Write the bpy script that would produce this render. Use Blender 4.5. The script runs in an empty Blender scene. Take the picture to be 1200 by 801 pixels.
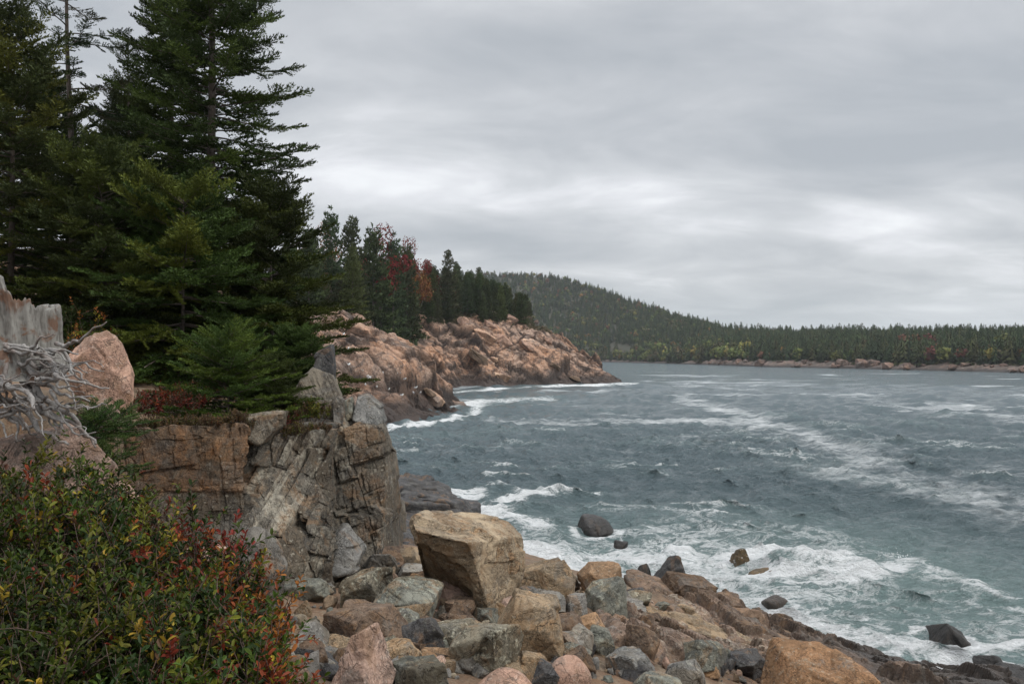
import bpy, bmesh, math, random
import numpy as np
from mathutils import Vector, Matrix

# ---------------------------------------------------------------- scene basics
SC = bpy.context.scene
COL = SC.collection
F, HZ, CZ = 1000.0, 415.0, 10.0           # focal length (px of a 1200 px frame), horizon row, eye height over the sea

def P(px, py, Y):
    return np.array([(px - 600) / F * Y, Y, CZ - (py - HZ) / F * Y])

def Wt(px, py):
    Y = CZ * F / (py - HZ)
    return ((px - 600) / F * Y, Y)

# ---------------------------------------------------------------- numpy noise
def _hash(ix, iy, iz, seed):
    n = (ix.astype(np.uint32) * np.uint32(374761393) + iy.astype(np.uint32) * np.uint32(668265263)
         + iz.astype(np.uint32) * np.uint32(2246822519) + np.uint32((seed * 3266489917) & 0xFFFFFFFF))
    n = (n ^ (n >> np.uint32(15))) * np.uint32(2246822519)
    n = (n ^ (n >> np.uint32(13))) * np.uint32(3266489917)
    return n ^ (n >> np.uint32(16))

_g = np.random.default_rng(1).normal(size=(64, 3)).astype(np.float32)
_g /= np.linalg.norm(_g, axis=1, keepdims=True)

def perlin(p, seed=0):
    p = np.asarray(p, np.float32)
    i = np.floor(p).astype(np.int32)
    f = p - i
    u = f * f * f * (f * (f * 6 - 15) + 10)
    out = np.zeros(len(p), np.float32)
    for dx in (0, 1):
        wx = u[:, 0] if dx else 1 - u[:, 0]
        for dy in (0, 1):
            wy = u[:, 1] if dy else 1 - u[:, 1]
            for dz in (0, 1):
                wz = u[:, 2] if dz else 1 - u[:, 2]
                g = _g[_hash(i[:, 0] + dx, i[:, 1] + dy, i[:, 2] + dz, seed) & 63]
                d = g[:, 0] * (f[:, 0] - dx) + g[:, 1] * (f[:, 1] - dy) + g[:, 2] * (f[:, 2] - dz)
                out += wx * wy * wz * d
    return out * 1.5

def fbm(p, octv=4, seed=0, gain=0.5, lac=2.03, ridged=False):
    p = np.asarray(p, np.float32)
    out = np.zeros(len(p), np.float32)
    a, t = 1.0, 0.0
    for k in range(octv):
        v = perlin(p, seed + k * 17)
        if ridged:
            v = 1 - 2 * np.abs(v)
        out += a * v
        t += a
        a *= gain
        p = p * lac + 11.3
    return out / t

def u01(h):
    return (h & np.uint32(0xFFFF)).astype(np.float32) / 65535.0

def blocks(p, seed=0):
    """broken-rock relief: every cell of a jittered lattice is a tilted plane. Returns height and distance to the joint."""
    p = np.asarray(p, np.float32)
    i = np.floor(p).astype(np.int32)
    n = len(p)
    f1 = np.full(n, 9e9, np.float32)
    f2 = np.full(n, 9e9, np.float32)
    hgt = np.zeros(n, np.float32)
    for dx in (-1, 0, 1):
        for dy in (-1, 0, 1):
            for dz in (-1, 0, 1):
                cx, cy, cz = i[:, 0] + dx, i[:, 1] + dy, i[:, 2] + dz
                h = _hash(cx, cy, cz, seed)
                h2 = _hash(cx, cy, cz, seed + 91)
                h3 = _hash(cx, cy, cz, seed + 177)
                vx = p[:, 0] - cx - 0.1 - 0.8 * u01(h)
                vy = p[:, 1] - cy - 0.1 - 0.8 * u01(h >> np.uint32(16))
                vz = p[:, 2] - cz - 0.1 - 0.8 * u01(h2)
                d = vx * vx + vy * vy + vz * vz
                near = d < f1
                f2 = np.where(near, f1, np.minimum(f2, d))
                f1 = np.where(near, d, f1)
                tx, ty, tz = (u01(h2 >> np.uint32(16)) - .5), (u01(h3) - .5), (u01(h3 >> np.uint32(16)) - .5)
                off = u01(h ^ h3) - 0.5
                hgt = np.where(near, off + 1.3 * (tx * vx + ty * vy + tz * vz), hgt)
    return hgt, np.sqrt(f2) - np.sqrt(f1)

def joints(p, A, seed=0, warp=.25, tint=False):
    """jointed rock: A's rows are joint normals times joints per unit. Returns block height and distance to the nearest joint."""
    p = np.asarray(p, np.float32)
    t = p @ np.asarray(A, np.float32).T
    fr = float(np.linalg.norm(A, axis=1).mean())
    for k in range(3):
        t[:, k] += warp * (perlin(p * fr * .45 + 9.1 * k, seed + k) * 1.6 + perlin(p * fr * 1.3 + 4.7 * k, seed + 5 + k) * .35) + .30 * np.sin(1.7 * t[:, k] + seed + k)
    c0 = np.floor(t[:, 0])
    t[:, 1] += u01(_hash(c0.astype(np.int32), c0.astype(np.int32) * 0, c0.astype(np.int32) * 0, seed + 31)) * 3
    c1 = np.floor(t[:, 1])
    t[:, 2] += u01(_hash(c0.astype(np.int32), c1.astype(np.int32), c0.astype(np.int32) * 0, seed + 32)) * 3
    c = np.floor(t).astype(np.int32)
    l = t - c - .5
    h = _hash(c[:, 0], c[:, 1], c[:, 2], seed); h2 = _hash(c[:, 0], c[:, 1], c[:, 2], seed + 77)
    hg = u01(h) - .5 + .55 * ((u01(h >> np.uint32(16)) - .5) * l[:, 0] + (u01(h2) - .5) * 2 * l[:, 1] + (u01(h2 >> np.uint32(16)) - .5) * 2 * l[:, 2])
    e = (.5 - np.abs(l)).min(1)
    return (hg, e, u01(_hash(c[:, 0], c[:, 1], c[:, 2], seed + 55))) if tint else (hg, e)

def sstep(a, b, x):
    t = np.clip((x - a) / (b - a), 0, 1)
    return t * t * (3 - 2 * t)

# ---------------------------------------------------------------- meshes and tags
def make_mesh(name, V, faces, smooth=True, mat=None, attrs=None, cols=None):
    me = bpy.data.meshes.new(name)
    V = np.ascontiguousarray(V, np.float32)
    if not isinstance(faces, (list, tuple)):
        faces = [faces]
    faces = [f for f in faces if len(f)]
    me.vertices.add(len(V))
    me.vertices.foreach_set('co', V.ravel())
    loops = np.concatenate([np.asarray(f).ravel() for f in faces]).astype(np.int32)
    cnt = np.concatenate([np.full(len(f), f.shape[1], np.int32) for f in faces])
    st = np.concatenate([[0], np.cumsum(cnt)[:-1]]).astype(np.int32)
    me.loops.add(len(loops))
    me.loops.foreach_set('vertex_index', loops)
    me.polygons.add(len(cnt))
    me.polygons.foreach_set('loop_start', st)
    me.update(calc_edges=True)
    me.polygons.foreach_set('use_smooth', np.full(len(cnt), smooth, bool))
    for k, v in (attrs or {}).items():
        a = me.attributes.new(k, 'FLOAT', 'POINT')
        a.data.foreach_set('value', np.ascontiguousarray(v, np.float32))
    for k, v in (cols or {}).items():
        a = me.attributes.new(k, 'FLOAT_COLOR', 'POINT')
        c = np.ones((len(V), 4), np.float32)
        c[:, :3] = v
        a.data.foreach_set('color', c.ravel())
    if mat:
        me.materials.append(mat)
    me.update()
    return me

def add(name, me, parent=None, loc=(0, 0, 0), rot=(0, 0, 0), scale=(1, 1, 1)):
    o = bpy.data.objects.new(name, me)
    COL.objects.link(o)
    o.location = loc
    o.rotation_euler = rot
    o.scale = scale
    if parent:
        o.parent = parent
    return o

def tag(o, label=None, cat=None, group=None, kind=None):
    if label: o['label'] = label
    if cat: o['category'] = cat
    if group: o['group'] = group
    if kind: o['kind'] = kind
    return o

def vnormals(V, Fc):
    N = np.zeros_like(V)
    a, b, c = V[Fc[:, 0]], V[Fc[:, 1]], V[Fc[:, 2]]
    n = np.cross(b - a, c - a)
    for k in range(3):
        for j in range(3):
            N[:, j] += np.bincount(Fc[:, k], n[:, j], len(V))
    return N / np.maximum(np.linalg.norm(N, axis=1, keepdims=True), 1e-9)

_ICO = {}
def ico(n):
    if n not in _ICO:
        bm = bmesh.new()
        bmesh.ops.create_icosphere(bm, subdivisions=n, radius=1)
        V = np.array([v.co[:] for v in bm.verts], np.float64)
        Fc = np.array([[v.index for v in f.verts] for f in bm.faces], np.int32)
        bm.free()
        _ICO[n] = (V / np.linalg.norm(V, axis=1, keepdims=True), Fc)
    return _ICO[n]

def grid_faces(nr, nc, keep=None):
    a = np.arange(nr * nc).reshape(nr, nc)
    f = np.stack([a[:-1, :-1], a[:-1, 1:], a[1:, 1:], a[1:, :-1]], -1).reshape(-1, 4)
    return f if keep is None else f[keep.reshape(nr, nc)[:-1, :-1].ravel()]

def compact(V, Fc, *attrs):
    used = np.zeros(len(V), bool); used[Fc.ravel()] = True
    idx = np.cumsum(used) - 1
    return (V[used], idx[Fc]) + tuple(a[used] for a in attrs)

def merge(parts):
    Vs, Fs, n = [], [], 0
    for V, Fc in parts:
        Vs.append(V); Fs.append(Fc + n); n += len(V)
    return np.concatenate(Vs), np.concatenate(Fs)

def rotm(rx, ry, rz):
    return np.array(Matrix.Rotation(rz, 3, 'Z') @ Matrix.Rotation(ry, 3, 'Y') @ Matrix.Rotation(rx, 3, 'X'))

# ---------------------------------------------------------------- node helpers
def nd(nt, typ, ins=None, **props):
    n = nt.nodes.new(typ)
    for k, v in props.items():
        setattr(n, k, v)
    for k, v in (ins or {}).items():
        s = n.inputs[k]
        if isinstance(v, bpy.types.NodeSocket):
            nt.links.new(v, s)
        else:
            if s.type == 'RGBA' and len(v) == 3: v = (*v, 1)
            s.default_value = v
    return n

def new_mat(name):
    m = bpy.data.materials.new(name)
    m.use_nodes = True
    nt = m.node_tree
    nt.nodes.clear()
    out = nd(nt, 'ShaderNodeOutputMaterial')
    b = nd(nt, 'ShaderNodeBsdfPrincipled')
    nt.links.new(b.outputs[0], out.inputs[0])
    return m, nt, b

def noise(nt, vec, scale, detail=5, rough=.6, dist=0.0, lac=2.0):
    return nd(nt, 'ShaderNodeTexNoise', {'Vector': vec, 'Scale': scale, 'Detail': detail, 'Roughness': rough,
                                         'Distortion': dist, 'Lacunarity': lac}).outputs[0]

def mrange(nt, v, a, b, c=0.0, d=1.0, smooth=True):
    return nd(nt, 'ShaderNodeMapRange', {0: v, 1: a, 2: b, 3: c, 4: d},
              interpolation_type='SMOOTHSTEP' if smooth else 'LINEAR').outputs[0]

def mixc(nt, f, a, b, mode='MIX'):
    return nd(nt, 'ShaderNodeMixRGB', {0: f, 1: a, 2: b}, blend_type=mode).outputs[0]

def mth(nt, op, a, b=0.0, c=0.0):
    return nd(nt, 'ShaderNodeMath', {0: a, 1: b, 2: c}, operation=op).outputs[0]

def vmul(nt, v, s):
    return nd(nt, 'ShaderNodeVectorMath', {0: v, 1: s}, operation='MULTIPLY').outputs[0]

def vadd(nt, v, s):
    return nd(nt, 'ShaderNodeVectorMath', {0: v, 1: s}, operation='ADD').outputs[0]

def rock_mat(name, A, B, C, lich=(.36, .36, .29), la=.35, sc=1.0, stretch=(1, 1, 1), rough=.85, bump=1.0,
             speck=.5, stain=.5, tilt=(0, 0, 0), wet=1.0, streak=.3, attrs=False):
    """A/B: the two main tones, C: stain; lich: lichen colour and its cover."""
    m, nt, b = new_mat(name)
    tc = nd(nt, 'ShaderNodeTexCoord').outputs['Object']
    rnd = nd(nt, 'ShaderNodeObjectInfo').outputs['Random']
    off = nd(nt, 'ShaderNodeCombineXYZ', {0: mth(nt, 'MULTIPLY', rnd, 37.0), 1: mth(nt, 'MULTIPLY', rnd, 91.0), 2: mth(nt, 'MULTIPLY', rnd, 13.0)}).outputs[0]
    v0 = vadd(nt, tc, off)
    rot = nd(nt, 'ShaderNodeMapping', {'Vector': v0, 'Rotation': tilt}).outputs[0]
    v = vmul(nt, rot, stretch)
    n1 = noise(nt, v, 1.1 * sc, 6, .65, .6)
    n2 = noise(nt, v, 3.3 * sc, 8, .7, .4)
    n3 = noise(nt, v0, 22 * sc, 5, .7)
    n4 = noise(nt, v0, 7 * sc, 7, .72, .8)
    n5 = noise(nt, v, 2.1 * sc, 4, .6, 1.2)
    c = mixc(nt, mrange(nt, n1, .36, .64), A, B)
    c = mixc(nt, mth(nt, 'MULTIPLY', mrange(nt, n2, .5, .62), stain), c, C)
    n6 = noise(nt, v0, 55 * sc, 3, .7)
    c = mixc(nt, mth(nt, 'MULTIPLY', mrange(nt, n4, .54, .62), la), c, lich)
    c = mixc(nt, mth(nt, 'MULTIPLY', mrange(nt, n4, .47, .38), .45), c, tuple(.33 * k for k in A))
    c = mixc(nt, mrange(nt, n6, .55, .66, 0, .7), c, tuple(.4 * k for k in B))
    c = mixc(nt, mrange(nt, n6, .45, .35, 0, .6), c, tuple(min(.6, 1.6 * k) for k in A))
    c = mixc(nt, 1.0, c, nd(nt, 'ShaderNodeCombineXYZ', {i: mrange(nt, n3, .25, .75, 1 - speck, 1 + speck, False) for i in range(3)}).outputs[0], 'MULTIPLY')
    n7 = noise(nt, vmul(nt, v0, (2.6, 2.6, .38)), 1.6 * sc, 5, .68, .5)
    n8 = noise(nt, v0, .75 * sc, 4, .6, .8)
    c = mixc(nt, mrange(nt, n7, .53, .66, 0, streak), c, tuple(.30 * k for k in B))
    c = mixc(nt, mrange(nt, n8, .53, .60, 0, .7), c, tuple(.5 * (a_ + b_) * .55 for a_, b_ in zip(A, C)))
    c = mixc(nt, mrange(nt, n8, .47, .40, 0, .6), c, tuple(min(.55, 1.35 * k) for k in A))
    n9 = noise(nt, vadd(nt, v0, (5.3, 1.7, 9.1)), 1.25 * sc, 5, .68, 1.0)
    c = mixc(nt, mrange(nt, n9, .55, .64, 0, .5), c, (.135, .128, .115))
    c = mixc(nt, mrange(nt, n9, .45, .37, 0, .42), c, (.22, .125, .06))
    # thin dark joints
    j = mth(nt, 'ABSOLUTE', mth(nt, 'SUBTRACT', n5, .5))
    jf = mrange(nt, j, 0.0, .018, .65, 0.0)
    c = mixc(nt, mth(nt, 'MULTIPLY', jf, mrange(nt, n2, .4, .6)), c, (.035, .03, .027))
    vor = nd(nt, 'ShaderNodeTexVoronoi', {'Vector': vadd(nt, v0, nd(nt, 'ShaderNodeCombineXYZ', {0: mth(nt, 'MULTIPLY', n4, .25), 1: mth(nt, 'MULTIPLY', n2, .25), 2: 0.0}).outputs[0]), 'Scale': 9.0 * sc, 'Randomness': 1.0})
    spot = mth(nt, 'MULTIPLY', mrange(nt, mth(nt, 'ADD', vor.outputs['Distance'], mth(nt, 'MULTIPLY', n3, .25)), .36, .30), mrange(nt, n8, .48, .60))
    c = mixc(nt, mth(nt, 'MULTIPLY', spot, la), c, tuple(min(.5, 1.15 * k) for k in lich))
    if attrs:
        at_ = nd(nt, 'ShaderNodeAttribute', attribute_name='tint').outputs['Fac']
        ru = nd(nt, 'ShaderNodeAttribute', attribute_name='rust').outputs['Fac']
        pa = nd(nt, 'ShaderNodeAttribute', attribute_name='pale').outputs['Fac']
        c = mixc(nt, mth(nt, 'MULTIPLY', ru, mrange(nt, n2, .36, .56, .25, .95)), c, mixc(nt, mrange(nt, n4, .42, .6), (.15, .088, .052), (.26, .125, .05)))
        c = mixc(nt, mth(nt, 'MULTIPLY', pa, mrange(nt, n4, .40, .56, .05, .42)), c, lich)
        c = mixc(nt, 1.0, c, nd(nt, 'ShaderNodeCombineXYZ', {i: mrange(nt, at_, 0, 1, .6, 1.4, False) for i in range(3)}).outputs[0], 'MULTIPLY')
    val = mth(nt, 'MULTIPLY_ADD', rnd, .4, .8)
    c = mixc(nt, 1.0, c, nd(nt, 'ShaderNodeCombineXYZ', {0: val, 1: val, 2: val}).outputs[0], 'MULTIPLY')
    r = rough
    if wet:                                                     # the tide line: wet, algae-dark rock
        z = nd(nt, 'ShaderNodeSeparateXYZ', {0: nd(nt, 'ShaderNodeNewGeometry').outputs['Position']}).outputs[2]
        zz = mth(nt, 'ADD', z, mth(nt, 'MULTIPLY', n1, 1.2))
        w = mrange(nt, zz, 1.0 + (wet - 1) * .5, 1.0 + float(wet), 1.0, 0.0)
        c = mixc(nt, mth(nt, 'MULTIPLY', w, .82), c, (.022, .020, .018))
        r = mrange(nt, w, 0, 1, rough, .38)
    nt.links.new(c, b.inputs['Base Color'])
    if isinstance(r, float): b.inputs['Roughness'].default_value = r
    else: nt.links.new(r, b.inputs['Roughness'])
    b.inputs['Specular IOR Level'].default_value = .3
    h = mth(nt, 'ADD', mth(nt, 'MULTIPLY', n2, .8), mth(nt, 'MULTIPLY', n3, .3))
    h = mth(nt, 'SUBTRACT', mth(nt, 'ADD', h, mth(nt, 'MULTIPLY', n4, .4)), mth(nt, 'MULTIPLY', jf, .35))
    bp = nd(nt, 'ShaderNodeBump', {'Height': h, 'Strength': bump, 'Distance': .07 / sc}).outputs[0]
    nt.links.new(bp, b.inputs['Normal'])
    return m

M = {}
M['tan'] = rock_mat('tan_rock', (.30, .215, .13), (.20, .155, .105), (.33, .18, .075), la=.25)
M['hero'] = rock_mat('ochre_rock', (.40, .31, .205), (.245, .188, .128), (.36, .18, .065), la=.45, lich=(.40, .37, .30), stain=.55, stretch=(1, 1, 1.3), streak=.35)
M['greygreen'] = rock_mat('grey_green_rock', (.16, .16, .13), (.098, .10, .086), (.24, .18, .10), la=.55, lich=(.36, .37, .30))
M['grey'] = rock_mat('grey_rock', (.21, .195, .17), (.13, .125, .115), (.24, .18, .11), la=.3)
M['lichen'] = rock_mat('lichen_rock', (.17, .15, .11), (.11, .105, .08), (.22, .15, .08), la=.85, lich=(.40, .38, .29))
M['brown'] = rock_mat('brown_rock', (.17, .115, .078), (.10, .072, .054), (.22, .125, .06), la=.15)
M['dark'] = rock_mat('dark_rock', (.062, .06, .06), (.036, .035, .036), (.09, .075, .06), la=.12, rough=.6)
M['pink'] = rock_mat('pink_granite', (.38, .235, .17), (.27, .165, .12), (.34, .23, .16), la=.35, lich=(.42, .38, .33), sc=1.3)
M['coastblock'] = rock_mat('coast_block_granite', (.47, .28, .185), (.34, .225, .165), (.16, .115, .09), la=.3, lich=(.45, .38, .32), sc=.45, stain=.8, wet=1.0)
M['bedrock'] = rock_mat('brown_bedrock', (.15, .102, .074), (.082, .06, .048), (.18, .118, .072), la=.2, sc=1.2, streak=.2, attrs=True, wet=2.6)
M['russet'] = rock_mat('russet_rock', (.25, .135, .066), (.15, .085, .045), (.28, .17, .09), la=.25)
M['farrock'] = rock_mat('far_shore_rock', (.19, .12, .092), (.09, .064, .052), (.07, .055, .048), la=.2, sc=.25, stain=.8)
M['rose'] = rock_mat('rose_granite', (.36, .245, .19), (.24, .17, .135), (.22, .17, .14), la=.4, lich=(.42, .38, .33), sc=1.0)
M['orange'] = rock_mat('orange_rock', (.30, .18, .095), (.185, .115, .065), (.33, .22, .13), la=.25)
M['ledge'] = rock_mat('brown_ledge_rock', (.20, .135, .095), (.105, .075, .058), (.24, .155, .09), la=.2, streak=.2, sc=1.3)
M['wetbrown'] = rock_mat('weed_covered_rock', (.095, .062, .026), (.045, .032, .018), (.13, .088, .024), la=.0, rough=.5, sc=2.5, wet=0)
M['rust'] = rock_mat('rust_stained_rock', (.175, .115, .07), (.11, .088, .066), (.26, .115, .038), la=.35, lich=(.25, .24, .19), sc=.8, stain=.75, stretch=(1, 1, .5), streak=.75)
M['cliff'] = rock_mat('cliff_rock', (.122, .107, .084), (.068, .061, .052), (.20, .145, .09), la=.4, lich=(.36, .335, .27), stretch=(1.6, 1.6, .7), tilt=(0, -.4, 0), streak=.6, attrs=True)
M['olive'] = rock_mat('olive_rock', (.115, .112, .085), (.075, .078, .068), (.17, .12, .07), la=.3, lich=(.22, .22, .18), sc=.9, streak=.6)
M['slab'] = rock_mat('streaked_slab_rock', (.20, .172, .13), (.11, .092, .072), (.18, .12, .068), la=.45, lich=(.36, .34, .28), sc=1.0, stretch=(2.4, 2.4, .55), tilt=(0, .45, 0), streak=.55)
M['slabgrey'] = rock_mat('grey_slab_rock', (.14, .128, .11), (.085, .079, .07), (.16, .115, .07), la=.4, lich=(.27, .26, .225), stretch=(1.7, 1.7, .7), tilt=(0, .2, 0), streak=.6)
M['palegrey'] = rock_mat('pale_grey_rock', (.165, .16, .148), (.10, .10, .094), (.16, .13, .09), la=.3, lich=(.42, .42, .38))

# ---------------------------------------------------------------- rocks
def radial(dirs, N, H, p):
    r = np.zeros(len(dirs))
    for n, h in zip(N, H):
        d = np.maximum(dirs @ n, 0) / h
        r += d ** p
    return r ** (-1.0 / p)

def relief(V, Fc, seed, amp=1.0, size=None, strat=None, crack=1.0):
    """weathering: broad swelling, steps and joints between blocks, bedding, chips and grain"""
    s = size or float(np.cbrt(np.prod(V.max(0) - V.min(0))))
    N = vnormals(V, Fc)
    q = V / s
    R = rotm(seed * .7, seed * 1.3, seed * 2.1) if strat is None else np.array(Vector(strat).normalized().to_track_quat('X', 'Z').to_matrix()).T
    j1, e1 = joints(q, R * np.array([[2.6], [1.5], [1.2]]), seed)
    j2, e2 = joints(q, R * np.array([[7.5], [3.8], [3.0]]), seed + 7)
    j3, e3 = joints(q, R * np.array([[19.], [10.], [8.]]), seed + 13)
    gate = sstep(-.05, .25, perlin(q * 2.1 + 3, seed + 21)); gate2 = sstep(0, .3, perlin(q * 3.1 + 7, seed + 22))
    d = .014 * fbm(q * 1.5, 3, seed) + .078 * j1 * (.3 + .7 * gate) + .024 * j2 * (.25 + .75 * gate2) + .009 * j3
    d -= crack * (.018 * np.exp(-(e1 / .022) ** 2) * gate + .008 * np.exp(-(e2 / .04) ** 2) * gate2)
    d += .012 * fbm(q * 6, 4, seed + 3, .62)
    if strat is not None:                                  # bedding
        t = V @ (np.asarray(strat, float) / np.linalg.norm(strat)) / s
        d += .012 * perlin(np.stack([t * 17, q[:, 0] * 1.5, q[:, 1] * 1.5], 1), seed + 9) + .007 * perlin(np.stack([t * 42, q[:, 0] * 3, q[:, 1] * 3], 1), seed + 10)
    return V + N * (d * s * amp)[:, None]

def rock_shape(seed, kind='block', lv=6, p=None):
    rng = np.random.default_rng(seed)
    N, H = [], []
    def pl(n, h):
        n = np.asarray(n, float); n = n / np.linalg.norm(n); N.append(n); H.append(h)
    ax = [(1, 0, 0), (-1, 0, 0), (0, 1, 0), (0, -1, 0), (0, 0, 1), (0, 0, -1)]
    if kind == 'round':
        for _ in range(22):
            pl(rng.normal(size=3), rng.uniform(.82, 1.0))
        p = p or 9
    elif kind == 'pyramid':
        a0 = rng.uniform(0, 6.28)
        for k in range(4):
            a = a0 + k * 1.57 + rng.uniform(-.35, .35)
            pl((math.cos(a), math.sin(a), rng.uniform(.35, .75)), rng.uniform(.5, .75))
        pl((0, 0, -1), .8); pl((rng.uniform(-.3, .3), rng.uniform(-.3, .3), 1), .85)
        for _ in range(5):
            pl(rng.normal(size=3), rng.uniform(.85, 1.1))
        p = p or 80
    else:
        J = .32 if kind == 'block' else .2
        for a in ax:
            pl(np.array(a) + rng.normal(size=3) * J * .6, rng.uniform(.75, .95))
        for _ in range(14):
            n = rng.normal(size=3); n /= np.linalg.norm(n)
            pl(n, rng.uniform(.80, 1.15))
        p = p or 90
    D, Fc = ico(lv)
    return D * radial(D, N, H, p)[:, None], Fc

def hull_shape(pts, lv=6, p=36):
    pts = np.asarray(pts, float)
    lo, hi = pts.min(0), pts.max(0)
    c, s = (lo + hi) / 2, (hi - lo) / 2
    q = (pts - c) / s
    c2 = q.mean(0)
    q -= c2
    bm = bmesh.new()
    for v in q: bm.verts.new(v)
    bmesh.ops.convex_hull(bm, input=list(bm.verts))
    N, H, seen = [], [], []
    for f in bm.faces:
        n = np.array(f.normal[:]); h = float(np.array(f.verts[0].co[:]) @ n)
        if h < 0: n, h = -n, -h
        if np.linalg.norm(n) < .5 or h < 1e-4 or any(n @ m > .9995 for m in seen): continue
        seen.append(n); N.append(n); H.append(h)
    bm.free()
    D, Fc = ico(lv)
    V = D * radial(D, N, H, p)[:, None]
    return (V + c2) * s + c, Fc

def proj(V):
    return 600 + F * V[:, 0] / V[:, 1], HZ + F * (CZ - V[:, 2]) / V[:, 1]

def put_rock(name, V, Fc, mat, label=None, cat='rock', group=None, kind=None, parent=None):
    c = (V.max(0) + V.min(0)) / 2
    c[2] = V[:, 2].min()
    me = make_mesh(name, V - c, Fc, True, mat)
    o = add(name, me, parent, c)
    return tag(o, label, cat if parent is None else None, group, kind)
# ---------------------------------------------------------------- near ground
def poly_sd(px, py, poly):
    """signed distance to a polygon in plan, positive inside"""
    poly = np.asarray(poly, float)
    d = np.full(len(px), 1e9)
    ins = np.zeros(len(px), bool)
    for (x0, y0), (x1, y1) in zip(poly, np.roll(poly, -1, 0)):
        ex, ey = x1 - x0, y1 - y0
        t = np.clip(((px - x0) * ex + (py - y0) * ey) / (ex * ex + ey * ey), 0, 1)
        d = np.minimum(d, np.hypot(px - x0 - t * ex, py - y0 - t * ey))
        if y0 != y1:
            cond = (y0 > py) != (y1 > py)
            ins ^= cond & (px < ex * (py - y0) / (y1 - y0) + x0)
    return np.where(ins, d, -d)

class TPS:
    def __init__(s, pts, lam=.02):
        s.c = np.asarray(pts, float); n = len(s.c)
        K = s.k(s.c[:, :2], s.c[:, :2]) + lam * np.eye(n)
        Q = np.c_[np.ones(n), s.c[:, :2]]
        A = np.block([[K, Q], [Q.T, np.zeros((3, 3))]])
        s.w = np.linalg.solve(A, np.r_[s.c[:, 2], 0, 0, 0])
    @staticmethod
    def k(a, b):
        r2 = ((a[:, None] - b[None]) ** 2).sum(-1)
        return .5 * r2 * np.log(r2 + 1e-9)
    def __call__(s, x, y):
        q = np.c_[x, y]; out = np.empty(len(q))
        for i in range(0, len(q), 20000):
            z = q[i:i + 20000]
            out[i:i + 20000] = s.k(z, s.c[:, :2]) @ s.w[:-3] + s.w[-3] + z @ s.w[-2:]
        return out

beach = TPS([P(*a) for a in [
    (400, 801, 9), (620, 801, 11), (900, 801, 16.5), (1080, 801, 22.5), (560, 722, 14), (378, 680, 16.2), (335, 715, 13.2),
    (450, 655, 18), (650, 700, 17.5), (740, 725, 19.5), (830, 765, 19.5), (480, 640, 22), (600, 670, 24), (790, 690, 25)]] +
    [(x, y, 0.0) for x, y in (Wt(640, 655), Wt(735, 690), Wt(900, 735), Wt(1010, 770), Wt(1150, 797), Wt(500, 602), Wt(560, 625))] +
    [(6, 48, -3), (14, 40, -3), (20, 33, -3), (-2, 60, -2.5), (26, 25, -3), (22, 20, -.5), (14, 12, 2.2), (8, 5, 4.5), (-8, 45, .8), (-10, 62, -1.5), (30, 10, -1),
     (-2, 4, 7.75), (-3.5, 6, 8.3), (0, 0, 8.2), (.3, 5, 7.2), (-1.2, 6.5, 7.0), (-8, 6, 9.2), (-8, 0, 9.2), (-2, -5, 8.6), (-9, 20, 6), (-8, 12, 7.5), (-20, 48, .6), (-34, 48, .8), (-34, 66, -1.2), (-16, 66, -1.5)])
upper = TPS([P(*a) for a in [(200, 500, 14.8), (370, 492, 17.3), (440, 498, 18.4), (110, 475, 14), (20, 450, 11.5), (300, 478, 18), (200, 445, 20), (100, 432, 22)]] +
    [(-14, 26, 9.9), (-8, 45, 9.2), (-25, 45, 13), (-20, 30, 11), (-30, 20, 12), (-12, 60, 12), (-30, 65, 16), (-10, 8, 9.4), (-30, 0, 11), (-8, 30, 9.6), (-5, 25, 8.6)])
EDGE = [(-4.6, 15.2), (-3.9, 16.3), (-3.3, 17.5), (-3.0, 18.6), (-3.6, 21.5), (-4.6, 24), (-9.5, 30), (-14, 34), (-60, 41), (-60, 3), (-7.0, 9.5), (-6.3, 12.5), (-6.0, 14.6), (-5.0, 14.9)]

def ground(x, y):
    x = np.atleast_1d(np.asarray(x, float)); y = np.atleast_1d(np.asarray(y, float))
    sd = poly_sd(x, y, EDGE)
    k = sstep(-.15, .35, sd)
    lo, hi = beach(x, y), upper(x, y)
    q = np.stack([x, y, 0 * x], 1)
    z = lo * (1 - k) + np.maximum(hi, lo) * k
    return z + .10 * fbm(q * .9, 4, 5) + .03 * fbm(q * 4, 3, 6)

_ggx = np.arange(-34, 30.01, .16); _ggy = np.arange(-7, 66.01, .16)
_GG = np.stack(np.meshgrid(_ggx, _ggy), -1).reshape(-1, 2)
_GZ = ground(_GG[:, 0], _GG[:, 1]).reshape(len(_ggy), len(_ggx))
def gq(x, y):
    """fast lookup of ground()"""
    fx_ = np.clip((np.atleast_1d(x) + 34) / .16, 0, len(_ggx) - 1.001); fy_ = np.clip((np.atleast_1d(y) + 7) / .16, 0, len(_ggy) - 1.001)
    i, j = fx_.astype(int), fy_.astype(int); a, b = fx_ - i, fy_ - j
    return (_GZ[j, i] * (1 - a) + _GZ[j, i + 1] * a) * (1 - b) + (_GZ[j + 1, i] * (1 - a) + _GZ[j + 1, i + 1] * a) * b

def hit(px, py, f=None, y0=4.0, y1=60.0, n=900):
    Y = np.linspace(y0, y1, n)
    z = CZ - (py - HZ) / F * Y
    g = (f or gq)((px - 600) / F * Y, Y)
    w = np.where(z < g)[0]
    return Y[w[0]] if len(w) else None

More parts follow.
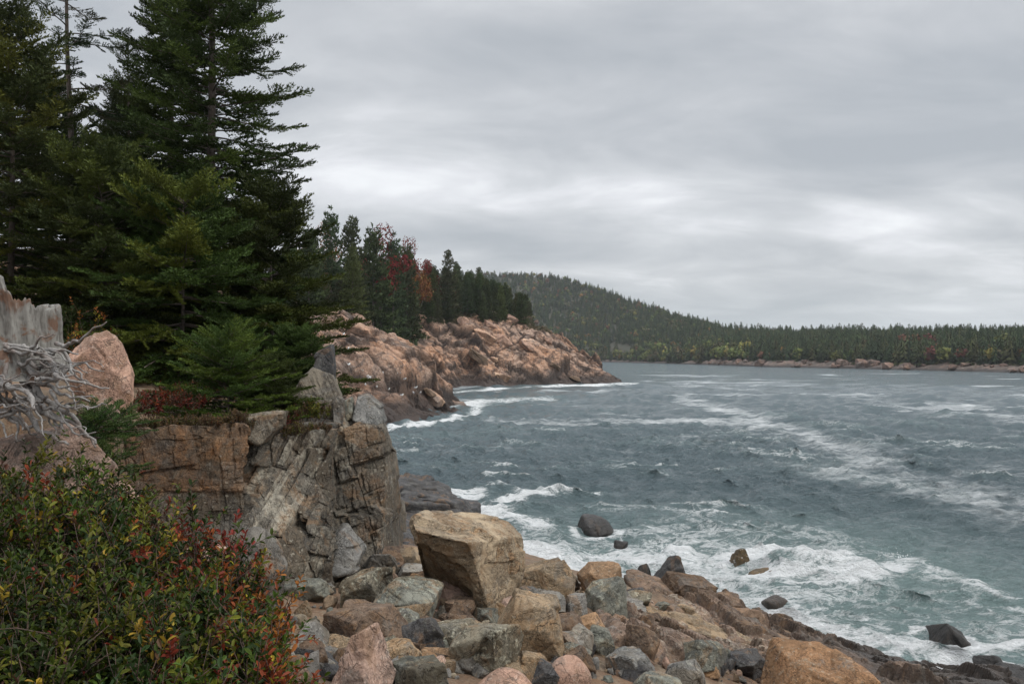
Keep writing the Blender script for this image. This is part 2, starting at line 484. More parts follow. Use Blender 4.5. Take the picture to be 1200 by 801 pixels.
def soil_mat():
    m, nt, b = new_mat('soil')
    v = nd(nt, 'ShaderNodeTexCoord').outputs['Object']
    n1 = noise(nt, v, .45, 6, .65); n2 = noise(nt, v, 3.5, 8, .7); n3 = noise(nt, v, 26, 4, .7)
    c = mixc(nt, mrange(nt, n1, .42, .62), (.155, .085, .045), (.10, .072, .048))
    c = mixc(nt, mrange(nt, n2, .45, .66), c, (.20, .15, .10))
    c = mixc(nt, mrange(nt, n3, .52, .62, 0, .6), c, (.045, .034, .024))
    nt.links.new(c, b.inputs['Base Color']); b.inputs['Roughness'].default_value = .95
    h = mth(nt, 'ADD', mth(nt, 'MULTIPLY', n2, 1.0), mth(nt, 'MULTIPLY', n3, .5))
    nt.links.new(nd(nt, 'ShaderNodeBump', {'Height': h, 'Strength': .8, 'Distance': .05}).outputs[0], b.inputs['Normal'])
    return m
M['soil'] = soil_mat()

gx, gy = _ggx, _ggy
GX, GY = np.meshgrid(gx, gy)
GZ = _GZ.ravel()
V = np.c_[GX.ravel(), GY.ravel(), GZ]
fc = grid_faces(len(gy), len(gx), (GZ > -3.2))
V, fc = compact(V, fc)
tag(add('ground', make_mesh('ground', V, fc, True, M['soil'])), kind='structure')

# ---------------------------------------------------------------- the two pink headlands
COAST = [(-7, 45), (-11.5, 60), (-19, 76), (-25, 94), (-23, 112), Wt(452, 498), Wt(480, 494), Wt(515, 489), Wt(543, 482), (-9.6, 166), (-14, 185), (-18.5, 205), (-20, 232), (-17.5, 248)] + \
    [Wt(545, 453), Wt(570, 453.5), Wt(600, 452), Wt(640, 450.5), Wt(690, 449), Wt(716, 448.6), Wt(735, 448), (42, 312), (36, 330), (28, 350), (18, 375), (4, 405), (-20, 450), (-300, 520), (-300, 45)]

def coast_z(x, y):
    x = np.asarray(x, float); y = np.asarray(y, float)
    sd = poly_sd(x, y, COAST)
    q = np.stack([x, y, 0 * x], 1)
    sd2 = sd + 2.2 * fbm(q * .09, 3, 31)
    prof = np.interp(sd2, [-8, 0, 3.5, 9.5, 22, 32, 60, 160], [-4, -.15, 2.3, 8.8, 17, 20.2, 25, 48])
    k2 = sstep(225, 280, y)
    prof = prof * (1 - k2) + k2 * np.interp(sd2, [-8, 0, 3, 8, 18, 30, 60, 160], [-4, -.3, 3.0, 9.0, 17.5, 24, 31, 48])
    cap = np.interp(x, [-60, -20, 0, 16, 27, 36, 42], [60, 36, 24.5, 17.0, 10.0, 4.5, 1.5]) + 1.2 * fbm(q * .15, 3, 33)
    cap = np.where(y > 235, cap, np.interp(x, [-80, -48, -36, -30, -18], [30, 22, 16.5, 14.5, 12.5]))
    prof = np.where(prof > 0, -np.log(np.exp(-prof / 2.0) + np.exp(-cap / 2.0)) * 2.0, prof)
    gul = sstep(-26, -34, x) * sstep(150, 190, y) * sstep(285, 240, y)
    return prof * (1 - .12 * gul), sd2

cx = np.concatenate([np.arange(-260, -80, 4.0), np.arange(-80, -46, .6), np.arange(-46, 46.01, .34), np.arange(46.4, 50, .6)])
cy = np.concatenate([np.arange(46, 80, 1.5), np.arange(80, 118, .8), np.arange(118, 322, .36), np.arange(322, 345, .8), np.arange(345, 520, 2.5)])
GX, GY = np.meshgrid(cx, cy)
X, Y = GX.ravel(), GY.ravel()
cz, csd = coast_z(X, Y)
# sloping jointed sheets: relief in blocks that lie along the dip to the sea
q = np.stack([X, Y, cz], 1)
Rm = np.array([[.52, -.10, .85], [.25, .95, .05], [.80, -.28, -.45]])           # slab normal, two joint sets
wq = q
vis = (X > -85) & (Y > 70) & (Y < 350)
b1 = np.zeros(len(q)); e1 = np.ones(len(q)); b2 = b1.copy(); e2 = e1.copy(); b3 = b1.copy(); e3 = e1.copy()
b1[vis], e1[vis] = joints(wq[vis], Rm * np.array([[.19], [.05], [.07]]), 3, .06)
b2[vis], e2[vis] = joints(wq[vis], Rm * np.array([[.42], [.11], [.16]]), 4, .07)
b3[vis], e3[vis] = joints(wq[vis], Rm * np.array([[1.0], [.5], [.42]]), 6, .12)
k = sstep(-1.5, 4, csd) * (1 - .7 * sstep(28, 42, csd))
g1 = sstep(-.2, .2, perlin(q * .06, 45)); 
hb1 = 3.8 * b1 + .8 * b2
hsm = 1.3 * b2 * (.35 + .65 * g1) + 1.1 * b3 - .7 * np.exp(-(e1 / .02) ** 2) - .3 * np.exp(-(e2 / .03) ** 2) + 1.2 * fbm(q * .10, 3, 44) + .35 * fbm(q * .8, 3, 46)
def _blur(a):
    a = a.reshape(GX.shape)
    for ax in (0, 1):
        p_ = np.pad(a, [(1, 1) if k_ == ax else (0, 0) for k_ in (0, 1)], mode='edge')
        a = .25 * np.take(p_, range(0, p_.shape[ax] - 2), ax) + .5 * np.take(p_, range(1, p_.shape[ax] - 1), ax) + .25 * np.take(p_, range(2, p_.shape[ax]), ax)
    return a.ravel()
for _ in range(2):
    hb1 = _blur(hb1)
h = hb1 + hsm
Vc = np.c_[X + .30 * h * k, Y - .30 * h * k, cz + h * k * .95]
CZG = Vc[:, 2].reshape(GX.shape)
veg = sstep(20, 30, csd + 9 * fbm(q * .13, 3, 47)) * sstep(8, 12, cz)
joint = np.clip(np.exp(-(e1 / .035) ** 2) + .7 * np.exp(-(e2 / .06) ** 2), 0, 1)

def granite_coast():
    m, nt, b = new_mat('pink_granite_coast')
    v = nd(nt, 'ShaderNodeTexCoord').outputs['Object']
    z = nd(nt, 'ShaderNodeSeparateXYZ', {0: v}).outputs[2]
    n1 = noise(nt, v, .055, 6, .65, .8); n2 = noise(nt, v, .35, 8, .7, .5); n3 = noise(nt, v, 1.8, 6, .7)
    c = mixc(nt, mrange(nt, n1, .40, .60), (.60, .345, .215), (.46, .315, .235))
    c = mixc(nt, mrange(nt, n2, .49, .60, 0, .8), c, (.15, .105, .083))
    n5 = noise(nt, vmul(nt, v, (.5, .5, 1.4)), .16, 6, .7, .6)
    c = mixc(nt, mrange(nt, n5, .53, .62, 0, .75), c, (.105, .085, .075))
    c = mixc(nt, mrange(nt, n3, .52, .66, 0, .5), c, (.60, .49, .40))
    c = mixc(nt, mrange(nt, n3, .48, .34, 0, .6), c, (.12, .085, .07))
    jn = nd(nt, 'ShaderNodeAttribute', attribute_name='joint').outputs['Fac']
    c = mixc(nt, mth(nt, 'MULTIPLY', jn, .9), c, (.045, .034, .03))
    vg = nd(nt, 'ShaderNodeAttribute', attribute_name='veg').outputs['Fac']
    n4 = noise(nt, v, .6, 5, .7)
    green = mixc(nt, mrange(nt, n4, .4, .6), (.055, .052, .022), (.095, .062, .035))
    c = mixc(nt, mrange(nt, mth(nt, 'ADD', vg, mth(nt, 'MULTIPLY_ADD', n4, .8, -.4)), .4, .6), c, green)
    zz = mth(nt, 'ADD', z, mth(nt, 'MULTIPLY_ADD', n1, 5.0, -2.5))
    c = mixc(nt, mrange(nt, zz, 1.6, 3.8, .9, 0), c, (.034, .028, .026))
    c = mixc(nt, mrange(nt, zz, 3.0, 6.0, .45, 0), c, (.10, .078, .068))
    nt.links.new(c, b.inputs['Base Color']); b.inputs['Roughness'].default_value = .85
    b.inputs['Specular IOR Level'].default_value = .3
    hh = mth(nt, 'ADD', mth(nt, 'MULTIPLY', n2, 1.5), n3)
    nt.links.new(nd(nt, 'ShaderNodeBump', {'Height': hh, 'Strength': 1.0, 'Distance': .9}).outputs[0], b.inputs['Normal'])
    return m
M['coast'] = granite_coast()
fc = grid_faces(len(cy), len(cx), (csd > -5))
V, fc, veg_c, joint_c = compact(Vc, fc, veg, joint)
tag(add('terrain', make_mesh('terrain', V, fc, False, M['coast'], {'veg': veg_c, 'joint': joint_c})), kind='structure')

def coast_h(x, y):
    """height of the finished headland mesh under a point"""
    x = np.atleast_1d(x); y = np.atleast_1d(y)
    i = np.clip(np.searchsorted(cx, x), 1, len(cx) - 1); j = np.clip(np.searchsorted(cy, y), 1, len(cy) - 1)
    return np.minimum(np.minimum(CZG[j, i], CZG[j, i - 1]), np.minimum(CZG[j - 1, i], CZG[j - 1, i - 1]))

CSG = csd.reshape(GX.shape)
def coast_d(x, y):
    i = np.clip(np.searchsorted(cx, x), 0, len(cx) - 1); j = np.clip(np.searchsorted(cy, y), 0, len(cy) - 1)
    return CSG[j, i]

# ---------------------------------------------------------------- far shore and wooded hill (a polar sheet: azimuth u, depth t)
FC_U = (np.array([300, 400, 560, 640, 700, 760, 830, 900, 1000, 1100, 1200, 1300, 1500]) - 600) / F
FC_Y = CZ * F / (np.array([423.6, 423.8, 424.4, 424.4, 424, 425.5, 427.5, 430, 432, 434.5, 437, 440, 446]) - HZ)
RG_U = (np.array([300, 450, 545, 560, 600, 640, 665, 690, 720, 760, 800, 840, 880, 940, 1000, 1100, 1200, 1300, 1500]) - 600) / F
RG_P = np.array([330, 318, 315, 315, 314.5, 316, 318.5, 326.5, 337, 351, 364, 375, 380, 380, 379, 378, 377, 376, 376]) + 1.5
RG_Y = np.array([1700, 1600, 1550, 1550, 1550, 1500, 1450, 1400, 1350, 1250, 1150, 1050, 980, 900, 850, 760, 690, 660, 600])
RG_T = np.interp(RG_U, [-.3, .1, .28, .6], [11, 11, 13, 14])
RG_Z = CZ + (HZ - RG_P) / F * RG_Y - RG_T

def far_pt(u, t):
    """t: 0 at the waterline, 1 on the ridge"""
    y0 = np.interp(u, FC_U, FC_Y); y1 = np.interp(u, RG_U, RG_Y); zr = np.interp(u, RG_U, RG_Z)
    Y = y0 + (y1 - y0) * t
    d = Y - y0
    bank = np.interp(d, [-30, 0, 3, 14, 40, 90], [-6, -.5, 1.5, 4.5, 6.5, 9])
    bank = np.where((bank > 0) & (d < 40), bank * np.interp(u, [-.3, .2, .235, .27, .6], [.35, .35, .8, .95, .8]) * (1 + .5 * fbm(np.stack([u * Y * .03, 0 * u, 0 * u], 1), 3, 63)), bank)
    hump = np.where(t < 1, np.clip(t, 0, 1) ** 1.35, 1 - .8 * (t - 1))
    q = np.stack([u * Y, Y, 0 * u], 1)
    lump = fbm(q * .006, 3, 61) * np.clip(zr, 0, 60) * .16 * np.clip(4 * t * (1.15 - t), 0, 1)
    z = np.where(d < 90, bank + np.maximum(zr - 9, 0) * hump * sstep(0, 60, d), 9 + np.maximum(zr - 9, 0) * hump) + lump
    return u * Y, Y, z

uu = np.linspace(-.32, .95, 900); tt = np.concatenate([np.linspace(-.08, .12, 60), np.linspace(.125, 1.3, 90)])
U, T_ = np.meshgrid(uu, tt)
fx, fy, fz = far_pt(U.ravel(), T_.ravel())
q = np.stack([fx, fy, fz], 1)
near_c = (T_.ravel() < .12)
bb = np.zeros(len(q)); ee = np.ones(len(q))
bb[near_c], ee[near_c] = blocks(q[near_c] * np.array([.09, .09, .3]), 8)
rocky = sstep(.02, .10, U.ravel()) * sstep(9, 3, fz)
fz2 = fz + near_c * (4.2 * bb * (.55 + .9 * fbm(q * .02, 2, 62)) ) * sstep(-.5, 1.2, fz)

def far_mat():
    m, nt, b = new_mat('wooded_hill_ground')
    v = nd(nt, 'ShaderNodeTexCoord').outputs['Object']
    z = nd(nt, 'ShaderNodeSeparateXYZ', {0: v}).outputs[2]
    n1 = noise(nt, v, .02, 5, .65); n2 = noise(nt, v, .15, 6, .7); n3 = noise(nt, v, .6, 4, .7)
    c = mixc(nt, mrange(nt, n2, .4, .6), (.030, .036, .018), (.05, .042, .024))
    c = mixc(nt, mrange(nt, n1, .62, .70, 0, .7), c, (.15, .11, .085))
    rock = mixc(nt, mrange(nt, n2, .42, .62), (.17, .112, .088), (.062, .05, .043))
    rock = mixc(nt, mrange(nt, n3, .5, .64, 0, .6), rock, (.34, .26, .21))
    n6 = noise(nt, v, .11, 4, .7)
    rock = mixc(nt, mrange(nt, n6, .48, .56, 0, .8), rock, (.075, .06, .048))
    zz = mth(nt, 'ADD', z, mth(nt, 'MULTIPLY_ADD', n2, 5, -2.5))
    c = mixc(nt, mrange(nt, zz, 7.5, 5.0), c, rock)
    c = mixc(nt, mrange(nt, zz, 2.0, .9), c, (.04, .033, .03))
    nt.links.new(c, b.inputs['Base Color']); b.inputs['Roughness'].default_value = .9
    nt.links.new(nd(nt, 'ShaderNodeBump', {'Height': n2, 'Strength': .8, 'Distance': 1.5}).outputs[0], b.inputs['Normal'])
    return m
M['far'] = far_mat()
tag(add('hills', make_mesh('hills', np.c_[fx, fy, fz2], grid_faces(len(tt), len(uu)), True, M['far'])), kind='structure')

# ---------------------------------------------------------------- cliff on the left (bedrock) in jointed slabs
CLIFF = bpy.data.objects.new('cliff', None); COL.objects.link(CLIFF)
CLIFF.location = P(300, 640, 16)
tag(CLIFF, 'grey and rust stained rock cliff of jointed slabs below the young spruce', 'cliff', kind='structure')

def slab(poly, back, mat, seed, name='rock_slab', lv=6, amp=.5, grow=(0, 0, 0), label=None, cat=None, parent=CLIFF, strat=None, p=40, group=None):
    fr = np.array([P(*a) for a in poly])
    c = fr.mean(0)
    bk = c + (fr - c) * .92 + np.array([fr[:, 0].mean() / fr[:, 1].mean() * back + grow[0], back, grow[2]])
    mid = c + (fr - c) * 1.0 + np.array([0, back * .5, 0])
    V, Fc = hull_shape(np.concatenate([fr, bk, mid]), lv, p)
    V = relief(V, Fc, seed, amp, size=1.1, strat=strat)
    cc = (V.max(0) + V.min(0)) / 2; cc[2] = V[:, 2].min()
    me = make_mesh(name, V - cc, Fc, True, M[mat])
    o = add(name, me, None, cc)
    if parent:
        o.parent = parent; o.location = Vector(cc) - parent.location
    else:
        tag(o, label, cat, group)
    return o

vs = (.9, 0, .45)
# one continuous fractured face: (column, height) sheet with its own depth, stepped along the joints
ccol = np.linspace(106, 474, 560); nv_ = 300
ctop = np.interp(ccol, [106, 130, 150, 165, 182, 205, 240, 262, 286, 300, 318, 334, 360, 394, 398, 425, 440, 452, 462, 468, 474], [524, 514, 506, 500, 503, 498, 500, 496, 497, 508, 506, 512, 505, 502, 486, 487, 489, 497, 517, 560, 600])
ctop = ctop + 6.0 * fbm(np.stack([ccol * .05, 0 * ccol, 0 * ccol], 1), 4, 111)
cbas = np.interp(ccol, [106, 150, 285, 330, 380, 430, 474], [640, 655, 672, 680, 690, 684, 660])
vv = np.linspace(0, 1, nv_)[:, None]
PXc = np.repeat(ccol[None], nv_, 0); PYc = cbas[None] * (1 - vv) + ctop[None] * vv
wob1 = 9 * fbm(np.stack([PYc.ravel() * .035, 0 * PYc.ravel(), PXc.ravel() * .02], 1), 4, 112).reshape(PYc.shape)
cl_ = PXc + wob1 + .05 * (PYc - 560) < 288
cr_ = PXc + wob1 > 394
Yl = np.interp(PXc, [106, 150, 288, 300], [13.5, 13.9, 14.55, 14.6]) + .03 * sstep(574, 578, PYc + .8 * wob1) - .55 * sstep(605, 660, PYc) + .25 * sstep(152, 140, PXc)
Ym = np.interp(PXc, [280, 300, 395, 400], [15.2, 15.25, 16.5, 16.6]) - .95 * sstep(545, 672, PYc)
Yr = np.interp(PXc, [385, 452, 463, 470, 474], [16.9, 17.65, 18.1, 19.2, 20.6]) - .22 * sstep(596, 602, PYc + 2.5 * wob1) - .6 * sstep(620, 690, PYc) + .25 * sstep(505, 486, PYc)
Yc = np.where(cl_, Yl, np.where(cr_, Yr, Ym)).ravel()
PXf, PYf = PXc.ravel(), PYc.ravel()
Vq = np.c_[(PXf - 600) / F * Yc, Yc, CZ - (PYf - HZ) / F * Yc]
zone = np.where(cl_, 0, np.where(cr_, 2, 1)).ravel()
A3 = [np.array([[.04, .02, 1.0], [1.0, .1, .10], [0, 1, 0]]), np.array([[.87, .15, -.46], [.46, 0, .88], [.1, 1, 0]]), np.array([[.93, .2, .22], [-.22, 0, 1.0], [0, 1, .1]])]
F3 = [(.60, .95, .2), (2.6, .62, .4), (1.25, 1.1, .35)]
AM = [(.10, .03), (.30, .10), (.20, .075)]
dd_ = np.zeros(len(Vq)); tint_ = np.zeros(len(Vq)); ee_ = np.ones(len(Vq))
for zi in range(3):
    m_ = zone == zi
    a1, e1_, t1_ = joints(Vq[m_], A3[zi] * np.array(F3[zi])[:, None], 120 + zi, .10, True)
    a2, e2_, t2_ = joints(Vq[m_], A3[zi] * np.array(F3[zi])[:, None] * 2.7, 130 + zi, .14, True)
    a3, e3_ = joints(Vq[m_], A3[zi] * np.array(F3[zi])[:, None] * 7.5, 140 + zi, .2)
    g_ = sstep(-.15, .2, perlin(Vq[m_] * 1.3, 150 + zi))
    dd_[m_] = AM[zi][0] * a1 * 1.4 + AM[zi][1] * a2 * 1.3 * (.25 + .75 * g_) + .028 * a3 - (.018 if zi == 0 else .05) * np.exp(-(e1_ / .02) ** 2) - (.006 if zi == 0 else .025) * np.exp(-(e2_ / .03) ** 2) * g_
    tint_[m_] = .6 * t1_ + .4 * t2_
dd_ += .06 * fbm(Vq * 1.1, 3, 160) + .03 * fbm(Vq * 5, 4, 161, .6)
Vq = Vq + np.c_[-.25 * dd_, -dd_, .15 * dd_]
# the top bends back into the bank
top = Vq.reshape(nv_, -1, 3)[-1]
cap = []
for r_ in np.linspace(.05, 1, 26):
    b_ = top + np.array([0, 1.3 * r_, 0]) + np.array([-.18, 0, -.05]) * r_
    b_[:, 2] += .05 * fbm(np.c_[b_[:, :2] * 3, np.zeros(len(b_))], 3, 162) * min(1, r_ * 4)
    cap.append(b_)
Vall = np.concatenate([Vq.reshape(nv_, -1, 3), np.array(cap)], 0)
nr_, nc_ = Vall.shape[:2]
ti_ = np.concatenate([tint_.reshape(nv_, -1), np.repeat(tint_.reshape(nv_, -1)[-1:], 26, 0)], 0).ravel()
ru_ = ((PXf < 292) * sstep(582, 572, PYf + .8 * wob1.ravel()) * sstep(118, 150, PXf) * (.5 + 1.1 * fbm(Vq * 1.4, 3, 163)) + .35 * sstep(.1, .4, fbm(Vq * .9, 3, 164)))
pl_ = (zone == 1) * sstep(.62, .8, tint_) + (zone == 2) * .5 * sstep(.7, .85, tint_)
ex_ = lambda a: np.concatenate([a.reshape(nv_, -1), np.repeat(a.reshape(nv_, -1)[-1:], 26, 0)], 0).ravel()
fc = grid_faces(nr_, nc_)
Vall = Vall.reshape(-1, 3) - np.array(CLIFF.location)
add('cliff_face', make_mesh('cliff_face', Vall, fc, True, M['cliff'], {'tint': ti_, 'rust': np.clip(ex_(ru_), 0, 1), 'pale': np.clip(ex_(pl_), 0, 1)}), CLIFF)
slab([(284, 490, 14.8), (326, 484, 15.2), (324, 502, 15.2), (303, 522, 14.9), (284, 512, 14.8)], 1.4, 'slab', 9, amp=.9)
slab([(380, 640, 15.9), (402, 620, 16.0), (424, 648, 16.0), (416, 672, 15.7), (384, 676, 15.6)], 1.0, 'palegrey', 18, amp=1)
slab([(282, 624, 14.85), (312, 619, 15.1), (334, 624, 15.2), (334, 646, 15.1), (290, 652, 14.8)], 1.2, 'tan', 19, amp=1)
slab([(324, 500, 16.2), (362, 494, 16.6), (398, 496, 17.2), (396, 516, 17.1), (328, 524, 16.1)], 2.0, 'slabgrey', 21, amp=1.1)
slab([(392, 474, 17.6), (430, 484, 17.8), (432, 500, 17.7), (392, 508, 17.4)], 1.8, 'slabgrey', 20, amp=1)

# loose blocks on the clifftop
slab([(364, 446, 17.9), (370, 414, 18.1), (388, 403, 18.2), (391, 432, 18.1), (389, 452, 18)], .6, 'dark', 31, 'rock_spire', amp=.5, parent=None, label='dark upright prism of rock on top of the clifftop spire', cat='rock')
slab([(338, 470, 17.5), (352, 444, 17.7), (366, 430, 17.9), (388, 440, 17.9), (396, 470, 17.7), (392, 492, 17.5), (344, 492, 17.4)], 1.3, 'slab', 32, 'rock_spire', amp=.9, parent=None, strat=vs, label='pale grey jagged rock spire standing beside the young spruce on the clifftop', cat='rock')
slab([(389, 472, 17.2), (396, 464, 17.3), (402, 468, 17.3), (403, 500, 17.2), (390, 502, 17.1)], .5, 'slabgrey', 33, 'rock_pillar', lv=5, amp=.8, parent=None, label='narrow upright grey pillar between the spire and the rounded clifftop boulder', cat='rock')
slab([(404, 470, 17.5), (411, 466, 17.5), (414, 490, 17.5), (404, 494, 17.4)], .5, 'greygreen', 35, 'rock_pillar', lv=5, amp=.8, parent=None, label='stubby grey-green pillar leaning against the rounded clifftop boulder', cat='rock')
slab([(412, 494, 17.3), (418, 464, 17.6), (428, 461, 17.8), (446, 476, 17.8), (451, 496, 17.6), (440, 501, 17.4)], 1.1, 'palegrey', 34, 'boulder', amp=.6, p=16, parent=None, label='rounded grey boulder perched on the right end of the clifftop', cat='boulder')
# ---------------------------------------------------------------- boulder field
PLACED = []
def fit_rock(name, box, mat, seed, label, kind='block', lv=6, amp=.8, Y=None, yaw=None, cat='boulder', tilt=None, deep=1.0, p=None, group=None, strat=None):
    """box: left, right, top and base rows in the photograph; the rock stands on the ground there with its real size"""
    x0, x1, y0, y1 = box
    rng = np.random.default_rng(seed + 500)
    if Y is None:
        Y = hit((x0 + x1) / 2, y1 - .12 * (y1 - y0))
    w, h = (x1 - x0) / F * Y, (y1 - y0) / F * Y
    dep = deep * (.5 * w + .5 * min(w, h * 1.3))
    V, Fc = rock_shape(seed, kind, lv, p)
    R = rotm(*(tilt or (rng.uniform(-.3, .3), rng.uniform(-.3, .3), 0))) if kind != 'pyramid' else np.eye(3)
    V = V @ R.T @ rotm(0, 0, rng.uniform(-.6, .6) if yaw is None else yaw).T
    V = V / ((V.max(0) - V.min(0)) / 2) * np.array([w / 2, dep / 2, h * .56])
    V = relief(V, Fc, seed, amp, strat=strat)
    V = V + np.array([0, Y + .15 * dep, 0])
    V[:, 0] += P((x0 + x1) / 2, 0, Y)[0]
    V[:, 2] += CZ - ((y0 + y1) / 2 - HZ) / F * Y - h * .05
    PLACED.append(((V[:, 0].max() + V[:, 0].min()) / 2, Y + .15 * dep, max(w, dep) / 2))
    return put_rock(name, V, Fc, M[mat], label, cat, group)

# the great ochre block: tilted top, lit right face, overhung dark left face
hb = [P(481, 608, 13.9), P(506, 597, 14.7), P(560, 600, 15.3), P(597, 609, 15.4), P(613, 628, 15.0), P(546, 634, 13.45), P(486, 621, 13.5), P(490, 642, 13.75),
      P(614, 664, 15.0), P(604, 694, 14.9), P(576, 722, 14.0), P(560, 714, 13.95), P(500, 690, 15.3), P(510, 630, 15.9), P(520, 700, 15.9), P(600, 700, 16.0)]
V, Fc = hull_shape(hb, 7, 90)
N_ = vnormals(V, Fc)
px_, py_ = proj(V)
edge_row = np.interp(px_, [480, 500, 520, 545, 560], [634, 640, 650, 668, 690]) + 5 * perlin(np.stack([px_ * .06, 0 * px_, 0 * px_], 1), 4)
lf = sstep(.15, -.2, N_[:, 0] + .2 * N_[:, 1]) * sstep(0, -.25, N_[:, 1]) * sstep(0, 4, py_ - edge_row) * sstep(556, 544, px_)
V = V + lf[:, None] * np.array([.07, .17, 0])
V = relief(V, Fc, 77, .75, size=1.5)
put_rock('boulder', V, Fc, M['hero'], 'largest ochre boulder with a tilted top and a dark overhung left side', 'boulder')
PLACED.append((-.7, 14.5, 1.0))

B = [
 ('boulder', (392, 458, 667, 722), 'lichen', 101, 'speckled grey boulder streaked with lichen left of the largest ochre boulder', 'block', {}),
 ('boulder', (438, 520, 676, 736), 'greygreen', 102, 'blue-grey boulder with whitish stains directly below left of the largest ochre boulder', 'block', dict(tilt=(.2, .5, 0))),
 ('boulder', (371, 470, 712, 764), 'brown', 103, 'low brown boulder at the right edge of the orange soil patch', 'block', {}),
 ('boulder', (343, 398, 660, 690), 'tan', 104, 'flat topped tan slab at the foot of the cliff above the orange soil', 'slab', {}),
 ('boulder', (350, 393, 683, 700), 'grey', 105, 'small pale block lying in front of the flat tan slab by the orange soil', 'block', {}),
 ('boulder', (333, 384, 733, 768), 'grey', 106, 'grey-tan pointed rock beside the red leaved shrub below the orange soil', 'pyramid', {}),
 ('boulder', (382, 464, 743, 830), 'rose', 107, 'pointed pink granite boulder at the bottom edge beside the red leaved shrub', 'pyramid', dict(amp=.6)),
 ('boulder', (440, 498, 752, 785), 'tan', 108, 'pale tan broken block just right of the pointed pink granite boulder', 'block', {}),
 ('boulder', (455, 530, 774, 820), 'olive', 109, 'dark olive boulder cut by the bottom edge right of the pointed pink granite', 'block', {}),
 ('boulder', (492, 556, 727, 772), 'lichen', 110, 'yellowish rock crusted with white lichen in front of the largest ochre boulder', 'block', {}),
 ('boulder', (530, 618, 728, 800), 'lichen', 111, 'large lichen speckled grey boulder below the big tan block', 'block', dict(amp=.9)),
 ('boulder', (574, 662, 697, 782), 'tan', 112, 'big tan block right below the largest ochre boulder', 'block', dict(amp=.8, tilt=(.35, .62, 0), yaw=.5)),
 ('boulder', (553, 630, 783, 830), 'pink', 113, 'rounded orange-pink boulder half out of the bottom edge', 'round', dict(amp=.4)),
 ('boulder', (638, 692, 766, 825), 'pink', 114, 'smooth salmon pink boulder at the bottom edge right of the lichen speckled boulder', 'round', dict(amp=.4, tilt=(.1, .6, 0))),
 ('boulder', (500, 524, 767, 792), 'rose', 115, 'small round pinkish stone left of the lichen speckled boulder', 'round', dict(amp=.4)),
 ('boulder', (622, 668, 776, 822), 'dark', 116, 'dark angular block at the bottom edge beside the salmon pink boulder', 'block', {}),
 ('boulder', (610, 676, 658, 702), 'tan', 117, 'greenish tan boulder immediately right of the largest ochre boulder', 'block', {}),
 ('boulder', (615, 664, 692, 728), 'grey', 118, 'light grey slab leaning behind the big tan block', 'slab', dict(tilt=(.5, .1, 0))),
 ('boulder', (655, 690, 698, 735), 'grey', 119, 'upright grey slab next to the green-grey block', 'block', {}),
 ('boulder', (678, 731, 660, 712), 'orange', 120, 'squarish orange-brown boulder standing against the white surf', 'block', dict(amp=.5)),
 ('boulder', (683, 735, 680, 738), 'greygreen', 121, 'green-grey block in front of the squarish orange-brown boulder', 'block', {}),
 ('boulder', (729, 759, 688, 708), 'dark', 122, 'small black flat topped block at the surf edge right of the orange-brown boulder', 'slab', {}),
 ('boulder', (730, 774, 733, 780), 'brown', 123, 'dark brown upright block on the jointed brown ledge', 'block', {}),
 ('boulder', (786, 852, 748, 792), 'greygreen', 124, 'grey-green boulder with yellow stain lying on the jointed brown ledge', 'block', {}),
 ('boulder', (709, 771, 767, 796), 'palegrey', 125, 'flat pale grey-green slab near the bottom edge below the dark brown block', 'slab', {}),
 ('boulder', (778, 830, 778, 815), 'grey', 127, 'grey boulder at the bottom edge under the yellow stained one', 'block', {}),
 ('boulder', (850, 900, 760, 800), 'dark', 128, 'black block lying against the broad orange boulder', 'block', {}),
 ('boulder', (690, 722, 735, 772), 'greygreen', 129, 'small green-grey boulder below the green-grey block', 'block', {}),
 ('boulder', (650, 700, 735, 770), 'grey', 130, 'grey boulder wedged right of the big tan block', 'block', {}),
 ('boulder', (463, 500, 640, 676), 'tan', 131, 'buff boulder behind the left side of the largest ochre boulder', 'block', {}),
 ('boulder', (425, 470, 650, 680), 'grey', 132, 'mid grey boulder at the cliff foot behind the speckled grey boulder', 'block', {}),
 ('boulder', (255, 330, 622, 745), 'slabgrey', 133, 'tall grey boulder at the cliff base rising behind the red leaved shrub', 'block', dict(amp=.6, Y=11.2)),
 ('boulder', (75, 152, 388, 478), 'pink', 134, 'large pink-brown boulder between the bleached stump and the dark spruces', 'block', dict(Y=13.5, amp=.5, tilt=(.1, -.45, 0))),
 ('boulder', (85, 140, 470, 505), 'rose', 135, 'low pink rock under the large pink-brown boulder by the roots', 'block', dict(Y=12.2, amp=.5)),
 ('boulder', (-30, 116, 494, 610), 'rose', 136, 'broad pink-grey slab below the bleached stump roots above the shrubs', 'block', dict(Y=9.2, amp=.55, tilt=(.1, .12, 0), deep=.8)),
 ('boulder', (98, 162, 566, 640), 'pink', 137, 'salmon pink boulder showing between the broad pink-grey slab and the cliff', 'round', dict(Y=9.6, amp=.5)),
 ('boulder', (190, 260, 640, 700), 'rose', 138, 'pale pink rock glimpsed through the red tipped shrub at the cliff base', 'block', dict(Y=9.5)),
 ('boulder', (520, 560, 700, 728), 'brown', 139, 'brown rock jammed under the largest ochre boulder', 'block', {}),
 ('boulder', (600, 640, 765, 800), 'tan', 140, 'tan angular rock between the lichen speckled and dark angular boulders', 'block', {}),
 ('boulder', (735, 800, 790, 830), 'greygreen', 141, 'green-grey boulder cut by the bottom edge below the flat pale slab', 'block', {}),
 ('boulder', (400, 440, 725, 757), 'rust', 142, 'rust stained block above the pointed pink granite boulder', 'block', {}),
]
for name, box, mat, seed, label, kind, kw in B:
    fit_rock(name, box, mat, seed, label, kind, **kw)

